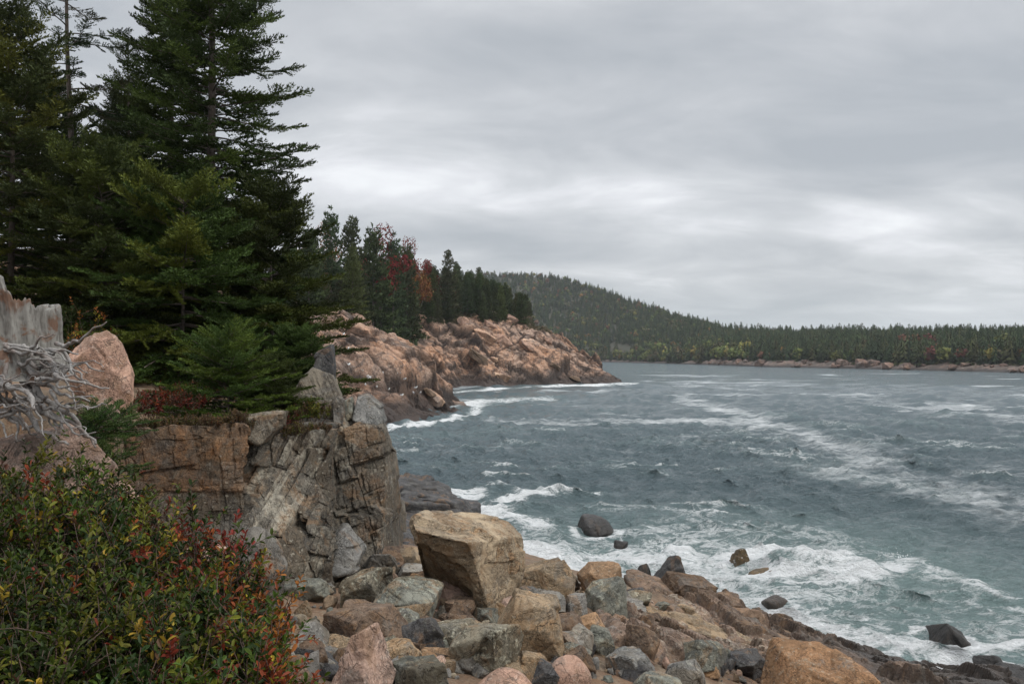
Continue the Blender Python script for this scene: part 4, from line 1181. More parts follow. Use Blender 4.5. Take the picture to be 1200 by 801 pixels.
G_DARK, G_MID, G_YEL = (.032, .047, .012), (.074, .100, .018), (.110, .112, .016)

def spruce_parts(rng, H, R, h0, dz, nb, protos, step, tone, tone2=None, mix=.3, power=.8, ssize=1.0, sparse=0.0, droop=.12, trunk_r=None, asym=None, ns=9, lo_up=-.15, wood=True):
    tone = np.array(tone); tone2 = np.array(tone2 if tone2 is not None else tone * 1.5)
    items, woods = [], []
    trunk_r = trunk_r or H * .0115
    zz = np.linspace(-.4, H, 26)
    wob = .015 * H * np.stack([np.sin(zz * .55 + rng.uniform(0, 6)) * .3, np.cos(zz * .4 + rng.uniform(0, 6)) * .3, 0 * zz], 1)
    woods.append(tube(np.c_[wob[:, :2], zz], trunk_r * np.clip(1.02 - zz / H, .03, 1.2) ** .85, ns, int(rng.integers(99)), .06))
    z = h0
    while z < H * .985:
        f = (z - h0) / (H - h0)
        n = max(3, int(round(nb * (1 - .35 * f))))
        a0 = rng.uniform(0, 6.28)
        for k in range(n):
            if rng.uniform() < sparse: continue
            az = a0 + 6.283 * k / n + rng.uniform(-.35, .35)
            L = (R * (1 - f) ** power) * rng.uniform(.62, 1.12) + .12 + .02 * R
            if asym: L *= asym(az, f)
            if L < .12: continue
            el = lo_up + (1.0 - lo_up) * f ** 1.6 * .8 + rng.uniform(-.12, .12)
            out = np.array([math.cos(az), math.sin(az), 0])
            zb = z + rng.uniform(-.5, .5) * dz
            m = 7
            s = np.linspace(0, 1, m)
            px_ = L * s * math.cos(el)
            pz_ = zb + L * (math.sin(el) * s - droop * 1.6 * s ** 1.6 + droop * 1.1 * s ** 4)
            side = rng.uniform(-.08, .08) * L * s ** 2
            path = out[None] * px_[:, None] + np.array([-out[1], out[0], 0])[None] * side[:, None] + np.c_[np.interp(zb, zz, wob[:, 0]) * np.ones(m), np.interp(zb, zz, wob[:, 1]) * np.ones(m), pz_]
            if wood: woods.append(tube(path, max(.006, .013 * L ** .8) * (1 - .8 * s) + .002, 4, 0, 0))
            bt = tone * rng.uniform(.8, 1.25)
            if rng.uniform() < mix: bt = bt * .4 + tone2 * .6 * rng.uniform(.8, 1.2)
            t = .22 if L > .8 else .05
            sd = 1
            while t < 1.0:
                ix = min(int(t * 6), 5); ft = t * 6 - ix
                d = path[ix + 1] - path[ix]
                p = path[ix] + d * ft
                d = d / (math.sqrt(d @ d) + 1e-9)
                an = sd * rng.uniform(.5, 1.05) * (1 - .3 * t)
                c, s_ = math.cos(an), math.sin(an)
                dd = np.array([c * d[0] - s_ * d[1], s_ * d[0] + c * d[1], d[2] + rng.uniform(-.22, .2)])
                sc = ssize * (.55 + .65 * (1 - t)) * rng.uniform(.75, 1.2) * min(1, .5 + L / 2.0)
                items.append((int(rng.integers(len(protos))), basis(dd, roll=rng.normal() * .45) * sc, p, bt * rng.uniform(.8, 1.25)))
                sd = -sd
                t += step / L
            d = path[-1] - path[-2]
            items.append((int(rng.integers(len(protos))), basis(d) * ssize * min(1, .5 + L / 2), path[-1] - d * .3, bt * 1.1))
        z += dz * rng.uniform(.75, 1.25) * (1 - .35 * f)
    items.append((0, basis(np.array([.02, .02, 1.0])) * ssize * .8, np.array([wob[-1, 0], wob[-1, 1], H * .97]), tone))
    return assemble(protos, items, None), merge(woods)

def spruce(name, loc, label, seed, group=None, cat='spruce', **kw):
    rng = np.random.default_rng(seed)
    (V, f, C), (wv, wf) = spruce_parts(rng, **kw)
    t = bpy.data.objects.new(name, None); COL.objects.link(t)
    t.location = loc
    tag(t, label, cat, group)
    add('trunk', make_mesh('trunk', wv, wf, True, M['bark']), t)
    add('crown', make_mesh('crown', V, f, False, M['needles'], cols={'col': C}), t)
    return t

def at(px, py, Y): return tuple(P(px, py, Y))
# pixel column, depth -> foot on the ground
def foot(px, Y):
    x = (px - 600) / F * Y
    return (x, Y, gq(x, Y)[0] - .1)

near = dict(protos=SPR, step=.15, dz=.36, nb=6)
spruce('spruce_tree', foot(247, 23.5), 'tallest dark spruce whose top leaves the frame, at the right edge of the near grove', 1, H=15.5, R=3.0, h0=.9, tone=G_DARK, tone2=G_MID, mix=.38, power=.62, ssize=1.15, droop=.14, **near)
spruce('spruce_tree', foot(318, 22.5), 'dark spruce with long low boughs reaching right over the pink ledge', 2, H=5.4, R=2.3, h0=.3, tone=G_DARK, tone2=G_MID, mix=.5, power=.6, ssize=1.2, droop=.03, lo_up=.02, **{**near, 'step': .11})
spruce('spruce_tree', foot(203, 26), 'tall dark spruce directly left of the tallest one', 3, H=14.2, R=1.75, h0=1.2, tone=G_DARK, tone2=G_MID, mix=.3, power=.7, ssize=1.15, **near)
spruce('spruce_tree', foot(151, 28), 'slender open topped spruce standing against the sky left of the tall dark pair', 4, H=10.4, R=2.0, h0=1.5, tone=G_DARK, tone2=G_MID, mix=.3, power=.9, sparse=.25, **near)
spruce('spruce_tree', foot(12, 21), 'big spruce with yellowish green boughs at the left edge', 5, H=8.7, R=2.5, h0=.8, tone=(.036, .047, .014), tone2=G_YEL, mix=.45, power=.6, ssize=1.2, **near)
spruce('spruce_tree', foot(120, 20.5), 'mid green bushy spruce behind the large pink-brown boulder', 6, H=5.2, R=2.7, h0=.05, tone=(.032, .047, .012), tone2=G_MID, mix=.45, power=.5, ssize=1.15, lo_up=-.25, **{**near, 'step': .12, 'dz': .3})
spruce('spruce_tree', foot(215, 20.0), 'lighter green spruce with spreading boughs in front of the two tall dark ones', 7, H=4.6, R=2.6, h0=.05, tone=(.040, .060, .013), tone2=G_YEL, mix=.45, power=.5, ssize=1.15, droop=.10, lo_up=-.2, **{**near, 'step': .12, 'dz': .3})
spruce('spruce_tree', foot(60, 26), 'dense dark spruce filling the grove between the left edge and the dead topped tree', 8, H=8.2, R=2.8, h0=.8, tone=G_DARK, tone2=G_MID, mix=.3, power=.6, ssize=1.15, **near)
spruce('spruce_tree', foot(-20, 27), 'tall dark spruce cut off by the left edge of the picture', 9, H=10.8, R=2.2, h0=1.5, tone=G_DARK, tone2=G_MID, mix=.3, power=.8, ssize=1.1, **near)
spruce('spruce_tree', foot(150, 33), 'dark spruce at the back of the near grove', 10, H=9.5, R=2.8, h0=.5, tone=G_DARK, tone2=G_MID, mix=.3, power=.6, ssize=1.2, **near)
spruce('spruce_tree', foot(262, 30.5), 'dark bushy spruce at the back of the grove right of the tallest trunk', 11, H=7.5, R=2.7, h0=.5, tone=G_DARK, tone2=G_MID, mix=.3, power=.6, ssize=1.2, **near)
spruce('spruce_tree', foot(40, 36), 'dark spruce deep in the grove behind the left edge trees', 12, H=9, R=3, h0=.5, tone=G_DARK, tone2=G_MID, mix=.3, power=.6, ssize=1.2, **near)
# thin half dead tree
spruce('spruce_tree', foot(82, 25), 'thin half bare spruce with a straight grey trunk against the sky at upper left', 13, H=14.5, R=1.9, h0=5.0, tone=(.03, .045, .018), tone2=(.07, .055, .03), mix=.35, power=.38, sparse=.46, ssize=.85, trunk_r=.13, protos=SPR, step=.2, dz=.55, nb=5, droop=.18)
# young spruces on the clifftop
yk = dict(protos=SPR, step=.10, dz=.15, nb=8)
spruce('young_spruce', foot(268, 16.3), 'bright green young spruce growing on the clifftop above the rust stained slab', 14, H=1.75, R=1.25, h0=.04, tone=(.040, .060, .012), tone2=(.080, .098, .014), mix=.5, power=.55, ssize=.58, droop=.05, lo_up=.10, **yk)
spruce('young_spruce', foot(322, 17.2), 'smaller dark young spruce between the bright one and the pale spire', 15, H=1.15, R=.75, h0=.03, tone=(.038, .054, .011), mix=.3, power=.5, ssize=.65, droop=.05, **yk)
spruce('young_spruce', foot(345, 19.5), 'dark young spruce behind the pale spire', 16, H=1.75, R=1.0, h0=.1, tone=(.036, .052, .011), mix=.3, power=.6, ssize=.8, droop=.05, **yk)
for i, (px, py, Y) in enumerate([(112, 505, 11.6), (138, 500, 12.4), (120, 545, 11.4)]):
    x, y, z = P(px, py, Y)
    spruce('spruce_seedling', (x, y, z - .12), ['low green spruce seedling at the tip of the longest bleached root', 'flat spruce seedling right of the low one by the root tip', 'small spruce sprig growing in the gap above the salmon pink boulder'][i],
           20 + i, H=.32, R=.42, h0=.02, tone=(.04, .075, .02), tone2=(.06, .09, .02), mix=.4, power=.4, ssize=.42, droop=.03, lo_up=.05, protos=SPR, step=.07, dz=.08, nb=6)

# ---------------------------------------------------------------- shrubs
def leaf_proto(w=.42, fold=.18):
    v = np.array([[0, 0, 0], [.30, w * .42, fold * .5], [.72, w * .46, fold * .55], [1, 0, -.06], [.72, -w * .46, fold * .55], [.30, -w * .42, fold * .5]])
    return v, np.array([[0, 3, 2], [0, 2, 1], [0, 5, 4], [0, 4, 3]])
LV, LF = leaf_proto()

def shrub(name, foot_, label, seed, R, H, nstem, pal, leaf=.034, twigs=5, per=10, cat='shrub', lean=(0, 0), group=None, bare=.14, zsq=1.0):
    """pal: list of (weight, colour); stems fan out of the ground, fork and end in leaf whorls"""
    rng = np.random.default_rng(seed)
    woods, A, O, C = [], [], [], []
    wts = np.array([p[0] for p in pal], float); wts /= wts.sum()
    cols = np.array([p[1] for p in pal])
    def whorl(p, d, n, k0):
        k = k0 if rng.uniform() < .7 else rng.choice(len(pal), p=wts)
        for i in range(n):
            kk = k if rng.uniform() < .86 else rng.choice(len(pal), p=wts)
            a = i * 2.4 + rng.uniform(-.4, .4)
            b = basis(d)
            r = b[:, 1] * math.cos(a) + b[:, 2] * math.sin(a)
            up = rng.uniform(.1, 1.0)
            dd = d * up + r * rng.uniform(.6, 1.0) + np.array([0, 0, .15])
            s = leaf * rng.uniform(.6, 1.25)
            A.append(basis(dd, roll=rng.uniform(-.8, .8)) * s)
            O.append(p - d * (i / n) * leaf * rng.uniform(1.5, 4.5))
            C.append(cols[kk] * rng.uniform(.7, 1.3))
    for _ in range(nstem):
        a = rng.uniform(0, 6.283); rr = R * math.sqrt(rng.uniform(0, 1))
        b0 = np.array([math.cos(a) * rr * .7, math.sin(a) * rr * .7, -.05])
        top = np.array([math.cos(a) * rr * 1.1 + lean[0] * rng.uniform(.3, 1), math.sin(a) * rr * 1.1 + lean[1] * rng.uniform(.3, 1), H * rng.uniform(.72, 1.08) * (1 - .35 * (rr / R) ** 2)])
        k0 = rng.choice(len(pal), p=wts)
        n = 7; t = np.linspace(0, 1, n)[:, None]
        path = b0 + (top - b0) * t + np.array([rng.normal() * .08, rng.normal() * .08, .08]) * np.sin(t * 3.14) * H
        path += rng.normal(size=(n, 3)) * .015 * H * t
        woods.append(tube(path, .008 * (1 - .7 * t[:, 0]) * (.5 + H * .6), 4, 0, 0))
        d0 = path[-1] - path[-2]; d0 /= np.linalg.norm(d0)
        if rng.uniform() < bare:
            e = path[-1] + d0 * H * .25
            woods.append(tube(np.array([path[-1], (path[-1] + e) / 2 + rng.normal(size=3) * .01, e]), [.003, .002, .001], 4, 0, 0))
        else:
            whorl(path[-1], d0, per, k0)
        for _k in range(twigs):
            s = rng.uniform(.35, .97)
            p = np.array([np.interp(s, t[:, 0], path[:, j]) for j in range(3)])
            d = d0 * .55 + rng.normal(size=3) * .5 + np.array([0, 0, .35]); d /= np.linalg.norm(d)
            e = p + d * H * rng.uniform(.12, .3)
            woods.append(tube(np.array([p, (p + e) / 2 + rng.normal(size=3) * .012, e]), [.004, .003, .0015], 4, 0, 0))
            whorl(e, d, per, k0)
            if rng.uniform() < .6: whorl((p + e) / 2, d, per // 2, k0)
    A, O, C = np.array(A), np.array(O), np.array(C)
    V = (np.einsum('nij,pj->npi', A, LV) + O[:, None]).reshape(-1, 3)
    f = (LF[None] + np.arange(len(A))[:, None, None] * 6).reshape(-1, 3)
    t = bpy.data.objects.new(name, None); COL.objects.link(t); t.location = foot_
    tag(t, label, cat, group)
    wv, wf = merge(woods)
    add('stem', make_mesh('stem', wv, wf, True, M['twig']), t)
    add('leaves', make_mesh('leaves', V, f, False, M['leaves'], cols={'col': np.repeat(C, 6, 0)}), t)
    return t

GR, DG, YG, YE, RD, OR, BR = (.048, .074, .010), (.021, .038, .009), (.125, .130, .016), (.30, .22, .025), (.18, .032, .018), (.25, .075, .022), (.085, .042, .022)
pal_green = [(5, GR), (5, DG), (3, YG), (.4, YE), (.15, RD), (.15, OR), (.3, BR)]
pal_mixed = [(4, GR), (4, DG), (2.4, YG), (.6, YE), (1.2, RD), (.9, OR), (.6, BR)]
pal_red = [(2.6, GR), (2.4, DG), (1.4, YG), (.5, YE), (2.2, RD), (1.5, OR), (1, BR)]
def gfoot(px, Y):
    x = (px - 600) / F * Y
    return (x, Y, gq(x, Y)[0])
def top_h(px, py, Y):
    f_ = gfoot(px, Y)
    return P(px, py, Y)[2] - f_[2]
SH = [  # column, crown row, depth, radius, stems, palette, label
    (20, 535, 5.6, .75, 46, pal_green, 'green leaved shrub at the left edge, topmost of the shrub bank'),
    (75, 585, 5.2, .65, 40, pal_mixed, 'green and red flecked shrub below the broad pink-grey slab'),
    (140, 640, 4.9, .55, 38, pal_mixed, 'green shrub in the middle of the shrub bank'),
    (200, 612, 5.3, .5, 36, pal_red, 'tall red and orange leaved shrub standing out against the cliff'),
    (248, 668, 5.2, .42, 30, pal_red, 'red leaved shrub at the right end of the shrub bank'),
    (20, 660, 4.3, .6, 40, pal_green, 'dark green shrub in the lower left corner'),
    (110, 715, 4.1, .55, 40, pal_green, 'glossy green shrub at the bottom edge left of centre of the shrub bank'),
    (200, 720, 4.2, .48, 38, pal_mixed, 'yellowish green shrub at the bottom edge under the tall red one'),
    (268, 752, 4.4, .36, 30, pal_red, 'low rust red shrub at the bottom edge beside the pointed pink granite'),
    (50, 780, 3.7, .5, 34, pal_green, 'green shrub cut by the bottom edge in the left corner'),
    (170, 790, 3.7, .45, 34, pal_green, 'green shrub cut by the bottom edge below the glossy one'),
]
for i, (px, py, Y, R, n, pal, label) in enumerate(SH):
    shrub('shrub', gfoot(px, Y), label, 30 + i, R, max(.35, top_h(px, py, Y)) , n * 2, pal, leaf=.046, twigs=8, per=10)
# low shrubs on the clifftop
shrub('shrub', gfoot(180, 15.4), 'russet low shrub on the brown bank right of the large pink-brown boulder', 50, .9, .5, 60, [(3, BR), (2, RD), (1.2, DG), (1, OR)], leaf=.05, twigs=6, per=8)
shrub('shrub', gfoot(225, 17), 'russet shrub under the dark spruce boughs left of the bright young spruce', 51, .9, .5, 50, [(3, BR), (1, RD), (2, DG)], leaf=.05, twigs=6, per=8)
shrub('shrub', gfoot(203, 14.9), 'tiny yellow shrub on the brown bank above the rust stained slab', 52, .16, .22, 14, [(3, YE), (2, YG)], leaf=.045, twigs=4, per=8)
shrub('shrub', gfoot(362, 17.0), 'yellow-green shrub in front of the pale clifftop spire', 53, .42, .42, 46, [(3, YG), (2, BR), (2, GR), (.6, YE)], leaf=.04, twigs=6, per=9)
shrub('shrub', gfoot(330, 16.4), 'brownish heath shrub on the cliff ledge below the small dark young spruce', 54, .35, .26, 30, [(3, BR), (1.5, YG), (1, RD)], leaf=.035, twigs=5, per=8)
for i, (px, Y, R_) in enumerate([(165, 14.4, .28), (195, 14.5, .26), (232, 14.6, .30), (262, 14.8, .26), (290, 15.3, .22), (350, 16.6, .26), (375, 17.1, .24), (140, 14.2, .3), (180, 14.25, .22), (214, 14.35, .24), (248, 14.45, .26), (275, 14.7, .22), (308, 15.6, .24), (332, 16.0, .26)]):
    Yf = np.interp(px, [150, 285, 300, 395, 450], [13.9, 14.5, 15.2, 16.5, 17.6]) + .22
    tz_ = P(px, np.interp(px, ccol, ctop), Yf)[2]
    shrub('heath_tuft', ((px - 600) / F * Yf, Yf, tz_ - .05), 'brown heath tuft at the edge of the clifftop', 60 + i, R_, .17 + .05 * (i % 3), 34, [(3, (.10, .07, .035)), (1.5, (.16, .085, .035)), (2, (.075, .075, .025)), (1.5, (.13, .085, .04)), (.5, YG)], leaf=.03, twigs=5, per=7, group='heath tufts along the cliff edge', cat='heath')
shrub('shrub', gfoot(100, 18), 'orange tinged shrub in the dark under the mid green bushy spruce', 55, .6, 1.4, 20, [(2, OR), (2, DG), (1, YE)], leaf=.06, twigs=5, per=6)
# ---------------------------------------------------------------- trees of the headland wood
def tree_proto(seed, kw, wood=True):
    (V, f, C), (wv, wf) = spruce_parts(np.random.default_rng(seed), **kw)
    return make_mesh('crown', V, f, False, M['farleaf'], cols={'col': C}), make_mesh('trunk', wv, wf, True, M['bark'])
mid = dict(protos=SPR_MID, step=.45, nb=8, wood=False, ns=6)
TP = []
for i, (H, R, dz, pw, sp, tone) in enumerate([(10, 1.9, .62, 1.05, .0, (.046, .062, .024)), (10, 1.5, .65, 1.1, .05, (.052, .066, .028)), (10, 2.2, .62, 1.0, .0, (.040, .057, .022)), (10, 1.35, .7, .95, .12, (.060, .064, .031)), (10, 2.0, .6, 1.05, .0, (.066, .076, .026)), (10, 1.2, .65, 1.15, .05, (.042, .058, .026)), (10, 1.8, .65, .95, .1, (.075, .068, .038))]):
    TP.append(tree_proto(100 + i, dict(H=H, R=R, h0=1.0, dz=dz, tone=tone, mix=.25, power=pw, sparse=sp, ssize=1.15, trunk_r=.13, **mid)))
def broadleaf(seed, cols, n=3600, size=.27):
    rng = np.random.default_rng(seed)
    cl = [(rng.normal(size=3) * np.array([1.5, 1.5, 1.5]) + np.array([0, 0, 6.2]), rng.uniform(.9, 1.7)) for _ in range(13)]
    V, C = [], []
    for _ in range(n):
        c, r = cl[rng.integers(13)]
        d = rng.normal(size=3); d /= np.linalg.norm(d)
        p = c + d * r * rng.uniform(.6, 1.05)
        a = rng.normal(size=3); a /= np.linalg.norm(a); b = np.cross(a, d); b /= np.linalg.norm(b) + 1e-9
        s = size * rng.uniform(.5, 1.1)
        V += [p + a * s * .6, p - a * s * .4 + b * s * .5, p - a * s * .4 - b * s * .5]
        C += [np.array(cols[rng.integers(len(cols))]) * rng.uniform(.7, 1.3)] * 3
    woods = [tube(np.array([[0, 0, -.5], [.1, 0, 2.5], [0, .1, 5.5], [.1, 0, 7]]), [.2, .16, .1, .03], 6, 1, 0)]
    for c, r in cl[:8]: woods.append(tube(np.array([[.05, 0, 3 + rng.uniform(-.5, 1)], c * .6 + np.array([0, 0, 1.7]), c]), [.08, .05, .02], 5, 1, 0))
    V = np.array(V)
    return make_mesh('crown', V, np.arange(len(V)).reshape(-1, 3), False, M['farleaf'], cols={'col': np.array(C)}), make_mesh('trunk', *merge(woods), True, M['bark'])
BL = {'red': broadleaf(1, [(.17, .032, .02), (.13, .03, .02), (.17, .05, .022)]), 'orange': broadleaf(2, [(.18, .065, .025), (.15, .05, .024), (.16, .09, .03)]),
      'green': broadleaf(3, [(.085, .10, .026), (.065, .085, .025), (.11, .11, .03)]), 'yellow': broadleaf(4, [(.17, .15, .035), (.20, .14, .03), (.11, .11, .03)]), 'russet': broadleaf(5, [(.12, .055, .028), (.10, .06, .035), (.08, .06, .03)])}
def put_tree(name, meshes_, loc, H, rng, label, group, cat, wide=1.0, base=10.0):
    t = bpy.data.objects.new(name, None); COL.objects.link(t)
    s = H / base
    t.location = loc; t.rotation_euler = (0, 0, rng.uniform(0, 6.28)); t.scale = (s * wide, s * wide, s)
    tag(t, label, cat, group)
    add('trunk', meshes_[1], t); add('crown', meshes_[0], t)
    return t
rng = np.random.default_rng(77)
spots = []
SKY_X = [335, 360, 388, 400, 440, 480, 520, 560, 600, 622]
SKY_Y = [262, 264, 262, 268, 280, 296, 305, 318, 340, 352]
tries = 0
while len(spots) < 195 and tries < 4000:
    tries += 1
    px = rng.uniform(330, 624)
    for _ in range(60):
        Y = rng.uniform(150, 385)
        x = (px - 600) / F * Y
        sd = coast_d(x, Y)
        if 19 < sd < 52 and not any((x - a) ** 2 + (Y - b) ** 2 < 2.1 ** 2 for a, b, *_ in spots):
            spots.append((x, Y, coast_h(x, Y)[0], px, sd)); break
spots.sort(key=lambda s: s[1])
lab_mid = ['dark slender spruce in the wood on the pink headland', 'dark broad spruce in the wood on the pink headland', 'olive green spruce in the wood on the pink headland', 'thin sparse spruce in the wood on the pink headland']
LAB = [1, 0, 1, 3, 2, 0, 3]
for k, (x, Y, z, px, sd) in enumerate(spots):
    lim = CZ + (HZ - np.interp(px, SKY_X, SKY_Y)) / F * Y - z
    H = min(rng.uniform(12, 18) * (1.0 if sd > 26 else .75), lim * rng.uniform(.84, 1.0) if px < 520 else lim * rng.uniform(.88, 1.12))
    if H < 3: continue
    i = int(rng.choice(7, p=[.22, .15, .2, .1, .15, .1, .08]))
    put_tree('spruce_tree', TP[i], (x, Y, z - .3), H, rng, lab_mid[LAB[i]], 'spruces of the headland wood', 'spruce', rng.uniform(.6, .95))
def wood_foot(px, Y):
    x = (px - 600) / F * Y
    return x, Y, coast_h(x, Y)[0]
for px, Y, ptop, kind, label in [(478, 272, 299, 'red', 'bright red maple standing out in the middle of the headland wood'), (489, 270, 316, 'orange', 'orange-red maple touching the bright red one'), (514, 292, 332, 'red', 'smaller dark red maple right of the bright red pair'),
                                 (446, 240, 290, 'red', 'red topped maple between tall spruces left of the bright red maple'), (366, 215, 284, 'orange', 'faded orange tree beside the near dark spruces on the headland'), (590, 330, 347, 'yellow', 'small yellow tree near the seaward end of the headland wood'),
                                 (577, 332, 356, 'orange', 'small orange tree under the last spruces of the headland wood')]:
    x, Y, z = wood_foot(px, Y)
    H = (CZ + (HZ - ptop) / F * Y - z)
    put_tree('autumn_tree', BL[kind], (x, Y, z - .3), max(H, 3), rng, label, None, 'maple', .72 if H > 10 else .9, 8.4)
# a few emergent spruces that break the skyline
for px, Y, ptop, i, label in [(388, 188, 250, 5, 'tallest thin spruce breaking the skyline at the left of the headland wood'), (461, 240, 281, 5, 'thin spruce spike above the red maples'), (525, 290, 297, 3, 'bushy topped spruce breaking the skyline right of the red maples'), (411, 200, 261, 1, 'second tall spruce on the skyline right of the tallest thin one'), (437, 215, 271, 0, 'broad topped skyline spruce right of the second tall one'), (477, 260, 294, 1, 'spruce tip rising just right of the thin spike')]:
    x, Y, z = wood_foot(px, Y)
    put_tree('spruce_tree', TP[i], (x, Y, z - .3), CZ + (HZ - ptop) / F * Y - z, rng, label, None, 'spruce', .8)
# brush at the wood's edge
items = []
for _ in range(2600):
    px = rng.uniform(330, 625); Y = rng.uniform(130, 350); x = (px - 600) / F * Y
    sd = [coast_d(x, Y)]
    if not (17 < sd[0] < 34) or rng.uniform() < .35 * (sd[0] < 21): continue
    c = np.array([(.045, .05, .022), (.075, .058, .03), (.06, .05, .035), (.035, .045, .02)][rng.integers(4)])
    d = np.array([rng.normal(), rng.normal(), 1.3])
    items.append((int(rng.integers(4)), basis(d) * rng.uniform(.8, 2.0), np.array([x, Y, coast_h(x, Y)[0] - .1]), c * rng.uniform(.7, 1.2)))
V, f, C = assemble(SPR_MID, items, None)
tag(add('undergrowth', make_mesh('undergrowth', V, f, False, M['farleaf'], cols={'col': C})), 'brown and green brush along the foot of the headland wood', 'brush', kind='stuff')

# ---------------------------------------------------------------- the far shore and the hill behind
rng = np.random.default_rng(88)
def far_proto(seed, H, R, tone, pw=.9):
    """a small spruce for far away: tiers of drooping bough tips"""
    r_ = np.random.default_rng(seed); V, C = [], []
    nt_ = 12
    for k in range(nt_):
        f_ = k / nt_
        z = .06 * H + .94 * H * f_; r0 = R * (1 - f_) ** pw + .12
        m = 9 if f_ < .5 else 6
        for i in range(m):
            if r_.uniform() < .12: continue
            a = 6.283 * (i + r_.uniform(-.4, .4)) / m; r1 = r0 * r_.uniform(.6, 1.2)
            o = np.array([math.cos(a), math.sin(a), 0]); w = np.array([-o[1], o[0], 0]) * r1 * r_.uniform(.3, .5)
            tip = o * r1 + np.array([0, 0, z - .22 * r1 + r_.uniform(-.2, .2)]); ro = np.array([0, 0, z + .10 * H])
            V += [ro, tip + w * .6, tip - w * .6, tip + o * r1 * .15, tip + w - o * r1 * .25 - np.array([0, 0, .1]), tip - w - o * r1 * .25 + np.array([0, 0, .1])]
            C += [np.array(tone) * r_.uniform(.7, 1.35)] * 6
    V += [np.array([.12, 0, .9 * H]), np.array([-.12, .05, .9 * H]), np.array([0, 0, 1.06 * H])]; C += [np.array(tone)] * 3
    return np.array(V), np.array(C)
FP = [far_proto(1, 10, 2.9, (.028, .041, .018), .7), far_proto(2, 10, 3.4, (.036, .046, .019), .6), far_proto(3, 10, 2.3, (.023, .035, .017)), far_proto(4, 10, 3.0, (.048, .050, .020), .55)]
def far_blob(seed, cols, n=110):
    r_ = np.random.default_rng(seed); V, C = [], []
    for _ in range(n):
        d = r_.normal(size=3); d /= np.linalg.norm(d)
        p = d * np.array([2.6, 2.6, 2.7]) * r_.uniform(.5, 1.1) * (1 + .25 * math.sin(5 * d[0] + seed)) + np.array([0, 0, 5])
        a = r_.normal(size=3); a /= np.linalg.norm(a); b = np.cross(a, d); b /= np.linalg.norm(b) + 1e-9
        s = r_.uniform(.6, 1.4)
        V += [p + a * s, p - a * s * .6 + b * s * .8, p - a * s * .6 - b * s * .8]; C += [np.array(cols[r_.integers(len(cols))]) * r_.uniform(.75, 1.25)] * 3
    return np.array(V), np.array(C)
FB = {'green': far_blob(1, [(.095, .11, .036), (.075, .092, .032)]), 'yellow': far_blob(2, [(.17, .145, .045), (.13, .12, .042)]), 'orange': far_blob(3, [(.20, .095, .038), (.16, .08, .036)]), 'red': far_blob(4, [(.13, .05, .036), (.105, .048, .034)]), 'olive': far_blob(5, [(.075, .08, .035), (.09, .075, .042)])}
def far_mesh(VC): return make_mesh('far_tree', VC[0], np.arange(len(VC[0])).reshape(-1, 3), False, M['farleaf'], cols={'col': VC[1]})
FM = [far_mesh(v) for v in FP]; FBM = {k: far_mesh(v) for k, v in FB.items()}
FBM['green'] = far_mesh(far_blob(6, [(.15, .16, .045), (.12, .135, .04), (.10, .12, .04)])); FBM['yellow'] = far_mesh(far_blob(7, [(.24, .19, .05), (.18, .16, .045)]))
def dep(u, d):
    y0 = np.interp(u, FC_U, FC_Y); y1 = np.interp(u, RG_U, RG_Y)
    return d / (y1 - y0)
# the front row: trees of their own
n = 0; tries = 0; placed = []
while n < 135 and tries < 5000:
    tries += 1
    px = rng.uniform(690, 1205); u = (px - 600) / F
    d = rng.uniform(11, 46)
    x, y, z = far_pt(np.array([u]), np.array([dep(u, d)]))
    if any((x[0] - a) ** 2 + (y[0] - b) ** 2 < 16 for a, b in placed): continue
    if px < 770 and rng.uniform() < .6 and d > 26: continue
    placed.append((x[0], y[0]))
    decid = rng.uniform() < (.66 if px < 870 else .14)
    H = rng.uniform(8.5, 12.5) * (1.15 if px > 900 else 1.4)
    sc = H / 10
    if decid:
        kind = rng.choice(['green', 'yellow', 'olive', 'red', 'orange'], p=[.5, .2, .22, .05, .03])
        o = add('broadleaf_tree', FBM[kind], None, (x[0], y[0], z[0] - .5), (0, 0, rng.uniform(0, 6.28)), (sc, sc, sc * 1.1))
        tag(o, {'green': 'light green broadleaf tree on the far shore', 'yellow': 'yellowing broadleaf tree on the far shore', 'olive': 'dull olive broadleaf tree on the far shore', 'red': 'dull red broadleaf tree on the far shore', 'orange': 'orange broadleaf tree on the far shore'}[kind], 'tree', 'front row trees of the far shore')
    else:
        i = int(rng.integers(4))
        o = add('spruce_tree', FM[i], None, (x[0], y[0], z[0] - .5), (0, 0, rng.uniform(0, 6.28)), (sc * rng.uniform(.85, 1.15),) * 2 + (sc * 1.15,))
        tag(o, 'dark spruce in the front row of the far shore wood', 'spruce', 'front row spruces of the far shore')
    n += 1
for px, d, kind, label, H in [(1074, 70, 'orange', 'bright orange tree high in the dark wood on the far right shore', 13), (1060, 68, 'red', 'dark red tree left of the bright orange tree on the far right shore', 13), (1090, 72, 'red', 'dark red tree right of the bright orange tree on the far right shore', 13), (1175, 60, 'green', 'light green tree in the dark wood at the right edge of the far shore', 13)]:
    u = (px - 600) / F
    x, y, z = far_pt(np.array([u]), np.array([dep(u, d)]))
    o = add('broadleaf_tree', FBM[kind], None, (x[0], y[0], z[0] + 3.2), (0, 0, 1), (H / 10,) * 3)
    tag(o, label, 'tree')
